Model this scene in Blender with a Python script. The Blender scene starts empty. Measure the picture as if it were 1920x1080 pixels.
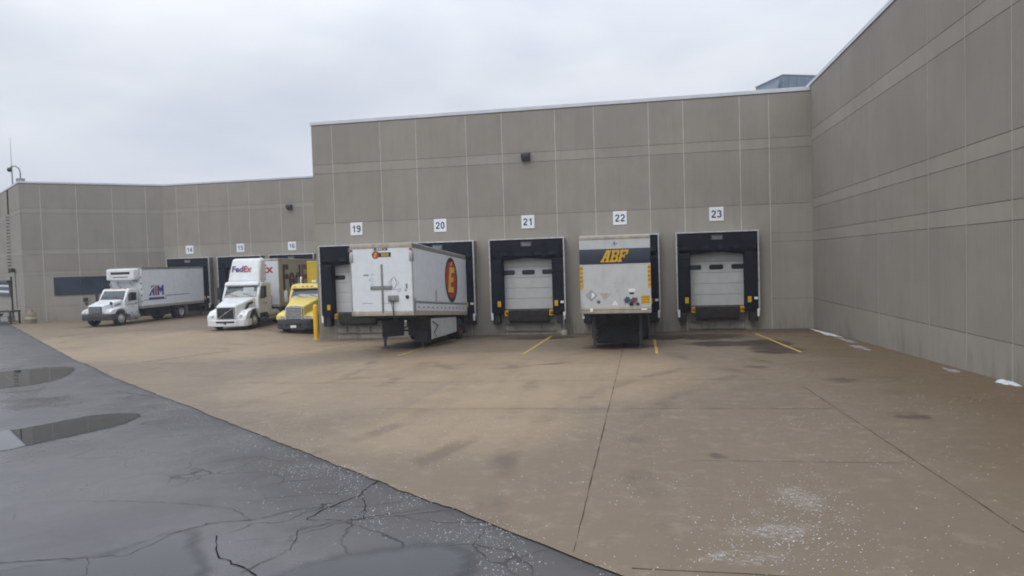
import bpy, bmesh, math, random
from mathutils import Vector, Matrix
random.seed(7)
R = math.radians
S = bpy.context.scene
C = S.collection

# ------------------------------------------------------------------ camera
def cam_setup():
    yaw, pitch, roll = .1815, .0371, .0309
    d = Vector((-math.sin(yaw)*math.cos(pitch), math.cos(yaw)*math.cos(pitch), -math.sin(pitch)))
    r = Vector((math.cos(yaw), math.sin(yaw), 0)); u = r.cross(d)
    r2 = r*math.cos(roll) - u*math.sin(roll); u2 = r*math.sin(roll) + u*math.cos(roll)
    cd = bpy.data.cameras.new('camera'); co = bpy.data.objects.new('camera', cd); C.objects.link(co)
    cd.sensor_width = 36; cd.lens = 24.375; cd.clip_start = .1; cd.clip_end = 2000
    m = Matrix((r2, u2, -d)).transposed().to_4x4(); m.translation = (-8.0732, -34.5384, 3.5257)
    co.matrix_world = m; S.camera = co
cam_setup()
S.render.engine = 'CYCLES'; S.cycles.pixel_filter_type = 'BLACKMAN_HARRIS'; S.cycles.filter_width = 1.9
S.view_settings.view_transform = 'Standard'; S.view_settings.look = 'None'
S.view_settings.exposure = 0.45; S.view_settings.gamma = 1

# ------------------------------------------------------------------ sky and sun (overcast)
SUN_EL, SUN_AZ = R(52), R(205)      # azimuth from north (+Y) clockwise: behind the camera, to the left
def world():
    w = bpy.data.worlds.new('World'); S.world = w; w.use_nodes = True
    nt = w.node_tree; n = nt.nodes; L = nt.links; n.clear()
    out = n.new('ShaderNodeOutputWorld'); bg = n.new('ShaderNodeBackground'); bg.inputs[1].default_value = .1
    sky = n.new('ShaderNodeTexSky'); sky.sky_type = 'NISHITA'; sky.sun_disc = False
    sky.sun_elevation = SUN_EL; sky.sun_rotation = SUN_AZ; sky.dust_density = 3
    tc = n.new('ShaderNodeTexCoord'); sep = n.new('ShaderNodeSeparateXYZ'); L.new(tc.outputs['Generated'], sep.inputs[0])
    mp = n.new('ShaderNodeMapping'); mp.inputs['Scale'].default_value = (1, 1, 2.6); L.new(tc.outputs['Generated'], mp.inputs[0])
    nz = n.new('ShaderNodeTexNoise'); nz.inputs['Scale'].default_value = 2.6; nz.inputs['Detail'].default_value = 6
    nz.inputs['Roughness'].default_value = .5; L.new(mp.outputs[0], nz.inputs['Vector'])
    rp = n.new('ShaderNodeValToRGB'); e = rp.color_ramp.elements
    e[0].position = .3; e[0].color = (4.45, 4.85, 5.65, 1); e[1].position = .68; e[1].color = (6.35, 6.55, 6.9, 1)
    L.new(nz.outputs['Fac'], rp.inputs[0])
    # an overcast sky is brighter overhead than near the horizon
    gr = n.new('ShaderNodeMapRange'); gr.inputs[1].default_value = .25; gr.inputs[2].default_value = 1
    gr.inputs[3].default_value = 1; gr.inputs[4].default_value = 2.35; L.new(sep.outputs['Z'], gr.inputs[0])
    ml = n.new('ShaderNodeVectorMath'); ml.operation = 'SCALE'
    L.new(rp.outputs[0], ml.inputs[0]); L.new(gr.outputs[0], ml.inputs['Scale'])
    mx = n.new('ShaderNodeMix'); mx.data_type = 'RGBA'; mx.inputs[0].default_value = .93
    L.new(sky.outputs[0], mx.inputs[6]); L.new(ml.outputs[0], mx.inputs[7])
    L.new(mx.outputs[2], bg.inputs[0]); L.new(bg.outputs[0], out.inputs[0])
    sd = bpy.data.lights.new('sun', 'SUN'); sd.energy = .6; sd.angle = R(25); sd.color = (1, .97, .92)
    so = bpy.data.objects.new('sun', sd); C.objects.link(so)
    v = Vector((math.sin(SUN_AZ)*math.cos(SUN_EL), math.cos(SUN_AZ)*math.cos(SUN_EL), math.sin(SUN_EL)))
    so.rotation_euler = v.to_track_quat('Z', 'Y').to_euler(); so.location = (0, -40, 60)
world()

# ------------------------------------------------------------------ material helpers
class NT:
    def __init__(s, name, uv=False):
        s.m = bpy.data.materials.new(name); s.m.use_nodes = True
        s.nt = s.m.node_tree; s.n = s.nt.nodes; s.L = s.nt.links
        s.b = s.n['Principled BSDF']
        tc = s.n.new('ShaderNodeTexCoord'); s.co = tc.outputs['UV' if uv else 'Object']
    def ln(s, a, b):
        if hasattr(a, 'is_linked') or isinstance(a, bpy.types.NodeSocket): s.L.new(a, b)
        else: b.default_value = a
    def map(s, scale=(1,1,1), loc=(0,0,0), rz=0, v=None):
        m = s.n.new('ShaderNodeMapping'); m.inputs['Scale'].default_value = scale; m.inputs['Location'].default_value = loc
        m.inputs['Rotation'].default_value = (0, 0, rz); s.L.new(v or s.co, m.inputs[0]); return m.outputs[0]
    def noise(s, scale, detail=4, rough=.55, v=None):
        t = s.n.new('ShaderNodeTexNoise'); t.inputs['Scale'].default_value = scale
        t.inputs['Detail'].default_value = detail; t.inputs['Roughness'].default_value = rough
        s.L.new(v or s.co, t.inputs['Vector']); return t.outputs['Fac']
    def math(s, op, a, b=0., c=None):
        t = s.n.new('ShaderNodeMath'); t.operation = op; s.ln(a, t.inputs[0]); s.ln(b, t.inputs[1])
        if c is not None: s.ln(c, t.inputs[2])
        return t.outputs[0]
    def rng(s, v, a, b, c=0., d=1., smooth=True):
        t = s.n.new('ShaderNodeMapRange'); t.interpolation_type = 'SMOOTHSTEP' if smooth else 'LINEAR'
        s.L.new(v, t.inputs[0])
        for i, k in enumerate((a, b, c, d)): t.inputs[i+1].default_value = k
        return t.outputs[0]
    def mix(s, f, a, b, mode='MIX'):
        t = s.n.new('ShaderNodeMix'); t.data_type = 'RGBA'; t.blend_type = mode
        s.ln(f, t.inputs[0])
        for k, x in ((6, a), (7, b)):
            if isinstance(x, bpy.types.NodeSocket): s.L.new(x, t.inputs[k])
            else: t.inputs[k].default_value = (*x, 1)
        return t.outputs[2]
    def bump(s, h, strength=.2, dist=.02):
        t = s.n.new('ShaderNodeBump'); t.inputs['Strength'].default_value = strength; t.inputs['Distance'].default_value = dist
        s.L.new(h, t.inputs['Height']); s.L.new(t.outputs[0], s.b.inputs['Normal'])
    def set(s, col=None, rough=None, metal=None, spec=None):
        for k, v in (('Base Color', col), ('Roughness', rough), ('Metallic', metal), ('Specular IOR Level', spec)):
            if v is None: continue
            if isinstance(v, bpy.types.NodeSocket): s.L.new(v, s.b.inputs[k])
            else: s.b.inputs[k].default_value = (*v, 1) if k == 'Base Color' else v
        return s.m

def mat(name, col, rough=.5, metal=0., var=.12, scale=3., dirt=0., dirtcol=(.09,.075,.06), spec=.5, bump=0):
    t = NT(name)
    n1 = t.noise(scale, 5)
    c = t.mix(t.rng(n1, .3, .7), [k*(1-var) for k in col], [min(1, k*(1+var)) for k in col])
    if dirt:
        n2 = t.noise(1, 6, .65, t.map((2.2, 2.2, .5)))
        c = t.mix(t.math('MULTIPLY', t.rng(n2, .48, .78), dirt), c, dirtcol)
    if bump: t.bump(t.noise(scale*8, 3), bump, .01)
    return t.set(c, t.rng(t.noise(scale*1.7), .25, .75, max(0, rough-.08), min(1, rough+.1)), metal, spec)

M = {}
M['white_paint'] = mat('white paint', (.68,.70,.71), .35, var=.05, dirt=.25)
M['grey_white'] = mat('weathered white panel', (.50,.52,.52), .42, var=.05, dirt=.35)
M['trailer_white'] = mat('white trailer skin', (.68,.715,.75), .4, var=.04, dirt=.14, dirtcol=(.25,.24,.22))
M['cream'] = mat('dusty shade-toned trailer side', (.40,.375,.31), .5, var=.07, dirt=.3, dirtcol=(.2,.17,.13))  # cream side of a white trailer: shading and dust put into the colour
M['yellow_paint'] = mat('pale yellow paint', (.70,.57,.14), .35, var=.05, dirt=.2, dirtcol=(.3,.24,.1))
M['yellow_box'] = mat('yellow trailer paint', (.56,.41,.025), .45, var=.06, dirt=.2)
M['safety_yellow'] = mat('safety yellow', (.70,.41,.01), .5, var=.08, dirt=.3)
M['rail'] = mat('aluminium rail', (.36,.35,.33), .45, .3, var=.12, dirt=.35)
M['tan_rail'] = mat('grimy steel sill', (.40,.36,.29), .6, .0, var=.15, dirt=.5)
M['chrome'] = mat('bright metal', (.62,.63,.65), .22, .9, var=.08, dirt=.15)
M['silver'] = mat('dull aluminium', (.42,.43,.44), .4, .6, var=.12, dirt=.3)
M['dark'] = mat('black steel', (.016,.016,.018), .6, var=.3, dirt=.2, dirtcol=(.05,.045,.04))
M['bumper_grey'] = mat('dark grey plastic', (.045,.048,.053), .55, var=.15, dirt=.3)
M['rubber'] = mat('tyre rubber', (.015,.015,.016), .8, var=.3, dirt=.3, dirtcol=(.06,.055,.05), bump=.3)
M['rim'] = mat('wheel rim', (.50,.50,.50), .4, .3, var=.12, dirt=.5)
M['rim_dark'] = mat('rusty dark rim', (.10,.035,.03), .6, 0, var=.2, dirt=.4)
M['glass'] = mat('windscreen glass', (.035,.05,.055), .06, 0, var=.1, spec=.7)
M['glass_dark'] = mat('dark window glass', (.014,.02,.03), .1, 0, var=.1)
M['lens'] = mat('headlight lens', (.55,.56,.56), .12, .3, var=.1)
M['amber'] = mat('amber lens', (.6,.22,.02), .3)
M['red_lens'] = mat('red lens', (.35,.03,.02), .3)
M['mesh_grille'] = mat('grille mesh', (.10,.105,.115), .4, .5, var=.3, scale=20)
M['grille_black'] = mat('black grille', (.02,.021,.024), .45, .2, var=.2, scale=20)
M['pad'] = mat('dock pad fabric', (.0075,.0095,.016), .75, var=.22, scale=2.5, dirt=.25, dirtcol=(.022,.022,.023), bump=.15, spec=.22)
M['trim'] = mat('galvanised edging', (.52,.52,.52), .45, .35, var=.2, scale=5, dirt=.4)
M['door'] = mat('dock door panel', (.47,.48,.47), .5, var=.05, dirt=.3, dirtcol=(.28,.26,.23))
M['lip'] = mat('leveler lip', (.028,.024,.023), .7, var=.3, dirt=.4, dirtcol=(.06,.04,.03))
M['sign'] = mat('white sign face', (.74,.76,.80), .5, var=.03)
M['ink'] = mat('dark blue ink', (.016,.022,.035), .5, var=.1)
M['black_ink'] = mat('black ink', (.02,.018,.016), .5)
M['navy'] = mat('navy band', (.026,.037,.055), .45, var=.12, dirt=.2)
M['gold'] = mat('gold lettering', (.64,.36,.008), .5, var=.08, dirt=.12)
M['red'] = mat('red vinyl', (.48,.035,.02), .45, var=.1)
M['orange'] = mat('orange yellow vinyl', (.76,.47,.05), .45, var=.1)
M['blue'] = mat('blue vinyl', (.03,.055,.26), .45); M['faded_blue'] = mat('faded blue print', (.055,.065,.14), .6, var=.4, scale=14, dirt=.6, dirtcol=(.3,.3,.32)); M['faded_red'] = mat('faded maroon print', (.16,.055,.06), .6, var=.4, scale=14, dirt=.6, dirtcol=(.3,.28,.28))
M['purple'] = mat('purple vinyl', (.075,.045,.17), .45)
M['fedred'] = mat('crimson vinyl', (.40,.035,.07), .45)
M['deep_purple'] = mat('faded purple vinyl', (.035,.024,.045), .55)
M['rust_red'] = mat('faded red vinyl', (.23,.055,.03), .55)
M['lbl_grey'] = mat('grey print', (.20,.20,.20), .6)
M['lbl_white'] = mat('white sticker', (.76,.78,.78), .5, var=.03)
M['coping'] = mat('metal coping', (.55,.57,.60), .4, .2, var=.06, scale=1)
M['rtu'] = mat('blue grey sheet metal', (.17,.22,.28), .5, .1, var=.08)
M['lamp_dark'] = mat('bronze lamp housing', (.025,.026,.03), .5)
M['galv'] = mat('galvanised pipe', (.25,.255,.26), .5, .4, var=.2)
M['wood'] = mat('weathered wood', (.22,.17,.12), .8, var=.25, scale=8)
M['snow'] = mat('melting ice', (.58,.60,.62), .5, var=.08, bump=.6)

# concrete panels: UV in metres (u along the wall, v = height)
def wall_mat(name, col, rib):
    t = NT(name, uv=True)
    big = t.noise(.35, 4, .6)
    c = t.mix(t.rng(big, .3, .7), [k*.93 for k in col], [k*1.06 for k in col])
    streak = t.noise(1, 5, .6, t.map((2.6, .13, 1)))
    c = t.mix(t.math('MULTIPLY', t.rng(streak, .45, .8), .35), c, [k*.72 for k in col])
    fine = t.noise(28, 4, .7)
    c = t.mix(t.math('MULTIPLY', t.rng(fine, .35, .75), .16), c, [k*.62 for k in col])
    sx = t.n.new('ShaderNodeSeparateXYZ'); t.L.new(t.co, sx.inputs[0])
    # splash stains along the foot, ragged top edge
    sp = t.noise(1, 6, .7, t.map((3.2, .5, 1)))
    foot = t.math('MULTIPLY', t.rng(t.math('SUBTRACT', sx.outputs['Y'], t.math('MULTIPLY', sp, 2.2)), -1.1, .2, 1, 0), t.math('MULTIPLY', t.rng(sp, .38, .62), t.rng(t.noise(.33, 3), .42, .62)))
    c = t.mix(t.math('MULTIPLY', foot, .6), c, (.085, .072, .06))
    h = t.math('MULTIPLY', fine, .25)
    if rib:
        w = t.n.new('ShaderNodeTexWave'); w.wave_type = 'BANDS'; w.bands_direction = 'X'
        w.inputs['Scale'].default_value = 2.2; w.inputs['Distortion'].default_value = 0; t.L.new(t.co, w.inputs['Vector'])
        h = t.math('ADD', h, w.outputs['Fac'])
        c = t.mix(t.math('MULTIPLY', t.math('SUBTRACT', 1., w.outputs['Fac']), .07), c, [k*.5 for k in col])
    at = t.n.new('ShaderNodeAttribute'); at.attribute_name = 'tone'
    c = t.mix(t.math('MULTIPLY', at.outputs['Fac'], .2), c, [k*.62 for k in col])
    blot = t.noise(1.1, 5, .62, t.map((1, .45, 1)))
    c = t.mix(t.math('MULTIPLY', t.rng(blot, .45, .72), .2), c, [k*.66 for k in col])
    t.bump(h, .22, .012)
    return t.set(c, .85, 0, .25)
M['wall_smooth'] = wall_mat('smooth precast concrete', (.322,.297,.256), False)
M['wall_rib'] = wall_mat('ribbed precast concrete', (.298,.272,.235), True)
M['caulk'] = mat('pale joint sealant', (.48,.455,.42), .8, var=.15, scale=1.5)
M['reveal'] = mat('joint filler', (.17,.155,.138), .9, var=.2)

# ------------------------------------------------------------------ mesh builder
def _ell(cx, cy, rx, ry, a0, a1, n=16): return [(cx+rx*math.cos(R(a0+(a1-a0)*k/n)), cy+ry*math.sin(R(a0+(a1-a0)*k/n))) for k in range(n+1)]
_six = [_ell(.30,.30,.215,.22,0,360,20), [(.52,.76)]+_ell(.32,.62,.235,.30,55,180,10)+[(.085,.30)]]
DIG = {'0':[_ell(.30,.5,.215,.415,0,360,26)], '1':[[(.38,0),(.38,1)],[(.40,.88),(.30,.77),(.12,.70)]],
 '2':[_ell(.30,.69,.22,.225,170,-35,14)+[(.30,.36),(.14,.2),(.10,.09)],[(.03,.085),(.58,.085)]],
 '3':[_ell(.29,.725,.20,.19,165,-90,14),_ell(.29,.30,.225,.215,90,-165,14)],
 '4':[[(.43,0),(.43,1)],[(.43,.93),(.08,.33)],[(.02,.285),(.60,.285)]],
 '5':[[(.55,.915),(.14,.915)],[(.175,.95),(.12,.47)],[(.12,.52),(.2,.60)]+_ell(.30,.325,.225,.24,80,-160,14)],
 '6':_six, '7':[[(.03,.915),(.57,.915)],[(.55,.9),(.36,.5),(.27,0)]], '8':[_ell(.30,.72,.19,.19,0,360,20),_ell(.30,.30,.215,.22,0,360,20)],
 '9':[[(.6-x,1-y) for x,y in pl] for pl in _six]}
class MB:
    def __init__(s): s.bm = bmesh.new(); s.uv = None
    def faces(s, vs, fs, mi=0, smooth=False):
        v = [s.bm.verts.new(p) for p in vs]; o = []
        for f in fs:
            try: q = s.bm.faces.new([v[i] for i in f])
            except ValueError: continue
            q.material_index = mi; q.smooth = smooth; o.append(q)
        return o
    def hexa(s, p, mi=0):   # p: 4 bottom (ccw seen from above) + 4 top
        s.faces(p, [(3,2,1,0),(4,5,6,7),(0,1,5,4),(1,2,6,5),(2,3,7,6),(3,0,4,7)], mi); return s
    def box(s, x0, x1, y0, y1, z0, z1, mi=0):
        return s.hexa([(x0,y0,z0),(x1,y0,z0),(x1,y1,z0),(x0,y1,z0),(x0,y0,z1),(x1,y0,z1),(x1,y1,z1),(x0,y1,z1)], mi)
    def prism(s, poly, f, a, b, mi=0):   # f(u, v, w) -> point; extruded in w from a to b
        n = len(poly)
        vs = [f(u, v, a) for u, v in poly] + [f(u, v, b) for u, v in poly]
        fs = [tuple(range(n-1, -1, -1)), tuple(range(n, 2*n))] + [(i, (i+1) % n, n+(i+1) % n, n+i) for i in range(n)]
        s.faces(vs, fs, mi); return s
    def yz(s, poly, x0, x1, mi=0): return s.prism(poly, lambda u, v, w: (w, u, v), x0, x1, mi)
    def xz(s, poly, y0, y1, mi=0): return s.prism(poly, lambda u, v, w: (u, w, v), y0, y1, mi)
    def xy(s, poly, z0, z1, mi=0): return s.prism(poly, lambda u, v, w: (u, v, w), z0, z1, mi)
    def lathe(s, prof, o, ax, n=24, mi=0):   # prof: (radius, distance along the axis)
        ax = Vector(ax).normalized(); t = Vector((0,0,1)) if abs(ax.z) < .9 else Vector((1,0,0))
        a = ax.cross(t).normalized(); b = ax.cross(a); o = Vector(o); rings = []
        for r, h in prof:
            if r < 1e-6: rings.append([s.bm.verts.new(o+ax*h)])
            else: rings.append([s.bm.verts.new(o+ax*h+(a*math.cos(2*math.pi*i/n)+b*math.sin(2*math.pi*i/n))*r) for i in range(n)])
        for p, q in zip(rings, rings[1:]):
            for i in range(n):
                j = (i+1) % n
                if len(p) == 1 and len(q) == 1: continue
                vs = (p[0], q[i], q[j]) if len(p) == 1 else (p[i], q[0], p[j]) if len(q) == 1 else (p[i], q[i], q[j], p[j])
                f = s.bm.faces.new(vs); f.material_index = mi; f.smooth = True
        return s
    def cyl(s, p0, p1, r, n=14, mi=0, r2=None):
        p0, p1 = Vector(p0), Vector(p1); d = p1-p0; L = d.length; r2 = r if r2 is None else r2
        return s.lathe([(0,0),(r,0),(r,0),(r2,L),(r2,L),(0,L)], p0, d, n, mi)
    def tube(s, pts, r, n=8, mi=0):
        pts = [Vector(p) for p in pts]; rings = []
        for i, p in enumerate(pts):
            d = (pts[min(i+1, len(pts)-1)]-pts[max(i-1, 0)]).normalized()
            t = Vector((0,0,1)) if abs(d.z) < .9 else Vector((1,0,0)); a = d.cross(t).normalized(); b = d.cross(a)
            rings.append([s.bm.verts.new(p+(a*math.cos(2*math.pi*k/n)+b*math.sin(2*math.pi*k/n))*r) for k in range(n)])
        for p, q in zip(rings, rings[1:]):
            for k in range(n):
                f = s.bm.faces.new((p[k], q[k], q[(k+1) % n], p[(k+1) % n])); f.material_index = mi; f.smooth = True
        for e in (rings[0], rings[-1]):
            f = s.bm.faces.new(e); f.material_index = mi
        return s
    def text(s, txt, o, u, v, h, mi=0, width=None, bold=.0, shear=0., ext=.004, center=True):
        """lettering standing proud of a surface; o = centre, u = reading direction, v = up, h = cap height"""
        cu = bpy.data.curves.new('lettering', 'FONT'); cu.body = txt; cu.offset = bold; cu.shear = shear
        ob = bpy.data.objects.new('lettering', cu); cu.resolution_u = 3
        me = bpy.data.meshes.new_from_object(ob)
        xs = [p.co.x for p in me.vertices]; ys = [p.co.y for p in me.vertices]
        x0, x1, y0, y1 = min(xs), max(xs), min(ys), max(ys)
        ky = h/(y1-y0); kx = ky if width is None else width/(x1-x0)
        o, u, v = Vector(o), Vector(u), Vector(v); n = u.cross(v)
        vv = [o+u*((p.co.x-(x0+x1)/2)*kx)+v*((p.co.y-(y0+y1)/2)*ky)+n*ext for p in me.vertices]
        for p in me.polygons: s.faces([vv[i] for i in p.vertices], [tuple(range(len(p.vertices)))], mi)
        bpy.data.objects.remove(ob); bpy.data.curves.remove(cu); bpy.data.meshes.remove(me)
        return s
    def digits(s, txt, o, u, v, h, mi=0, gap=.13, st=.17, ext=.004):
        o, u, v = Vector(o), Vector(u), Vector(v); n = u.cross(v); W = len(txt)*.6+(len(txt)-1)*gap; k = 0
        for i, ch in enumerate(txt):
            for pl in DIG[ch]:
                q = []
                for j, p in enumerate(pl):
                    a, b = pl[max(0, j-1)], pl[min(len(pl)-1, j+1)]
                    d = Vector((b[0]-a[0], b[1]-a[1])).normalized(); q.append((p, d))
                k += 1; vs = []
                for p, d in q:
                    for sg in (1, -1):
                        x, y = p[0]-d.y*st/2*sg+i*(.6+gap)-W/2, p[1]+d.x*st/2*sg-.5
                        vs.append(o+u*(x*h)+v*(y*h)+n*(ext+.0004*k))
                s.faces(vs, [(2*j, 2*j+1, 2*j+3, 2*j+2) for j in range(len(q)-1)], mi)
        return s
    def poly(s, pts, o, u, v, ext, mi=0, th=.004):   # flat mark of small real thickness on a surface
        o, u, v = Vector(o), Vector(u), Vector(v); n = u.cross(v)
        return s.prism(pts, lambda a, b, w: o+u*a+v*b+n*w, ext-th, ext, mi)
    def build(s, name, mats, parent=None, bevel=0, seg=2, fn=None, ang=35):
        if bevel:
            bmesh.ops.remove_doubles(s.bm, verts=s.bm.verts, dist=1e-5)
            ed = [e for e in s.bm.edges if len(e.link_faces) == 2 and e.calc_face_angle(0) > R(30)]
            bmesh.ops.bevel(s.bm, geom=ed, offset=bevel, segments=seg, profile=.6, affect='EDGES', clamp_overlap=True)
        bmesh.ops.recalc_face_normals(s.bm, faces=s.bm.faces)
        if fn:
            for v in s.bm.verts: v.co = Vector(fn(v.co))
        me = bpy.data.meshes.new(name); s.bm.to_mesh(me); s.bm.free()
        for m in (mats if isinstance(mats, (list, tuple)) else [mats]): me.materials.append(M[m] if isinstance(m, str) else m)
        if bevel:
            me.polygons.foreach_set('use_smooth', [True]*len(me.polygons)); me.set_sharp_from_angle(angle=R(ang))
        else:
            me.set_sharp_from_angle(angle=R(ang))
        o = bpy.data.objects.new(name, me); C.objects.link(o)
        if parent: o.parent = parent
        return o

def thing(name, label, cat, loc=(0,0,0), rz=0, group=None):
    o = bpy.data.objects.new(name, None); C.objects.link(o); o.empty_display_size = .3
    o.location = loc; o.rotation_euler = (0, 0, rz); return tag(o, label, cat, group)
def tag(o, label, cat, group=None, kind=None):
    if label: o['label'] = label
    if cat: o['category'] = cat
    if group: o['group'] = group
    if kind: o['kind'] = kind
    return o
def copy_tree(o, parent=None):
    c = o.copy(); C.objects.link(c)
    if parent: c.parent = parent
    for ch in list(o.children): copy_tree(ch, c)
    return c

X, Y, Z = (1,0,0), (0,1,0), (0,0,1)

# ------------------------------------------------------------------ ground
def sst(a, b, x):
    t = min(1, max(0, (x-a)/(b-a))); return t*t*(3-2*t)
def gz0(x, y):
    zp = .0106*max(min(x, 5), -25) - .0294*max(min(y, .3), -60)
    base = .05 + .003*max(0, min(40, -30-x)); d = zp-base
    zl = base + .5*(d+math.sqrt(d*d+.0016)); return zp + (zl-zp)*sst(0, 6, -25-x)
PUD = [  # outline of each puddle (world metres)
 [(-31.5,-15.2),(-30.9,-13.5),(-30.28,-12.8),(-29.6,-12.2),(-28.7,-12.3),(-27.9,-13.1),(-27.1,-14.3),(-26.73,-15.1),(-26.69,-16.1),(-27.27,-16.8),(-28.4,-17.3),(-30.3,-17.0)],
 [(-21.6,-23.6),(-21.0,-22.9),(-20.5,-22.5),(-20.3,-21.9),(-20.05,-21.3),(-19.5,-20.98),(-18.85,-21.1),(-18.65,-21.5),(-18.5,-22.1),(-18.65,-22.7),(-18.9,-23.3),(-19.15,-23.8),(-19.3,-24.3),(-20.3,-24.6),(-21.4,-24.3)],
 [(-11.7,-29.2),(-11.5,-28.6),(-11.2,-28.28),(-10.8,-28.02),(-10.3,-27.82),(-9.9,-27.8),(-9.62,-28.02),(-9.5,-28.35),(-9.55,-28.8),(-9.9,-29.5),(-10.9,-29.8)],
 [(-15.0,-29.3),(-14.3,-28.9),(-13.8,-28.62),(-13.42,-28.2),(-13.25,-27.78),(-12.97,-27.62),(-12.78,-27.8),(-12.62,-28.06),(-12.2,-28.5),(-11.95,-28.9),(-12.4,-29.6),(-13.8,-30)]]
def pinfo(pl):
    cx = sum(p[0] for p in pl)/len(pl); cy = sum(p[1] for p in pl)/len(pl)
    return cx, cy
PZ = []
for pl in PUD:
    cx, cy = pinfo(pl); PZ.append((cx, cy, max(math.hypot(p[0]-cx, p[1]-cy) for p in pl), gz0(cx, cy)-.01))
def seg_dist(pl, x, y):
    best, ins = 1e9, False; n = len(pl)
    for i in range(n):
        x0, y0 = pl[i]; x1, y1 = pl[(i+1) % n]; dx, dy = x1-x0, y1-y0
        t = max(0, min(1, ((x-x0)*dx+(y-y0)*dy)/(dx*dx+dy*dy)))
        best = min(best, math.hypot(x-x0-t*dx, y-y0-t*dy))
        if (y0 > y) != (y1 > y) and x < x0+(y-y0)/(y1-y0)*(x1-x0): ins = not ins
    return -best if ins else best
def gz(x, y, dip=True):
    z = gz0(x, y)
    if dip:
        for pl, (cx, cy, r, zw) in zip(PUD, PZ):
            w = 1.0 + .35*r
            if math.hypot(x-cx, y-cy) > r+w+.2: continue
            d = seg_dist(pl, x, y)
            if d < w:
                if d <= 0: z = zw+.006
                else: z = z+(zw+.006+.008*min(1, d/.3)-z)*(1-sst(0, w, d))
    return z
E0 = Vector((-8.287, -28.499)); ED = Vector((-.7722, .6354)).normalized(); EN = Vector((ED.y, -ED.x))   # concrete / asphalt edge
if EN.x < 0: EN = -EN
def grid(name, ss, ts, m, dz, edge=None):
    vs, fs = [], []; nt = len(ts)
    for i, s in enumerate(ss):
        for j, t in enumerate(ts):
            tt = t
            if edge and j == 0: tt = edge(s)
            p = E0+ED*s+EN*tt; vs.append((p.x, p.y, gz(p.x, p.y, t < .5)+dz))
    for i in range(len(ss)-1):
        for j in range(nt-1): fs.append((i*nt+j, (i+1)*nt+j, (i+1)*nt+j+1, i*nt+j+1))
    me = bpy.data.meshes.new(name); me.from_pydata(vs, [], fs); me.update()
    bm = bmesh.new(); bm.from_mesh(me); bmesh.ops.recalc_face_normals(bm, faces=bm.faces)
    if sum(f.normal.z for f in bm.faces) < 0: bmesh.ops.reverse_faces(bm, faces=bm.faces)
    bm.to_mesh(me); bm.free()
    me.polygons.foreach_set('use_smooth', [True]*len(me.polygons)); me.materials.append(m)
    o = bpy.data.objects.new(name, me); C.objects.link(o); o['kind'] = 'structure'; return o
def steps(*segs):
    o = []
    for a, b, st in segs:
        n = max(1, int(round(abs(b-a)/st)))
        o += [a+(b-a)*k/n for k in range(n)]
    return o+[segs[-1][1]]

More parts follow.
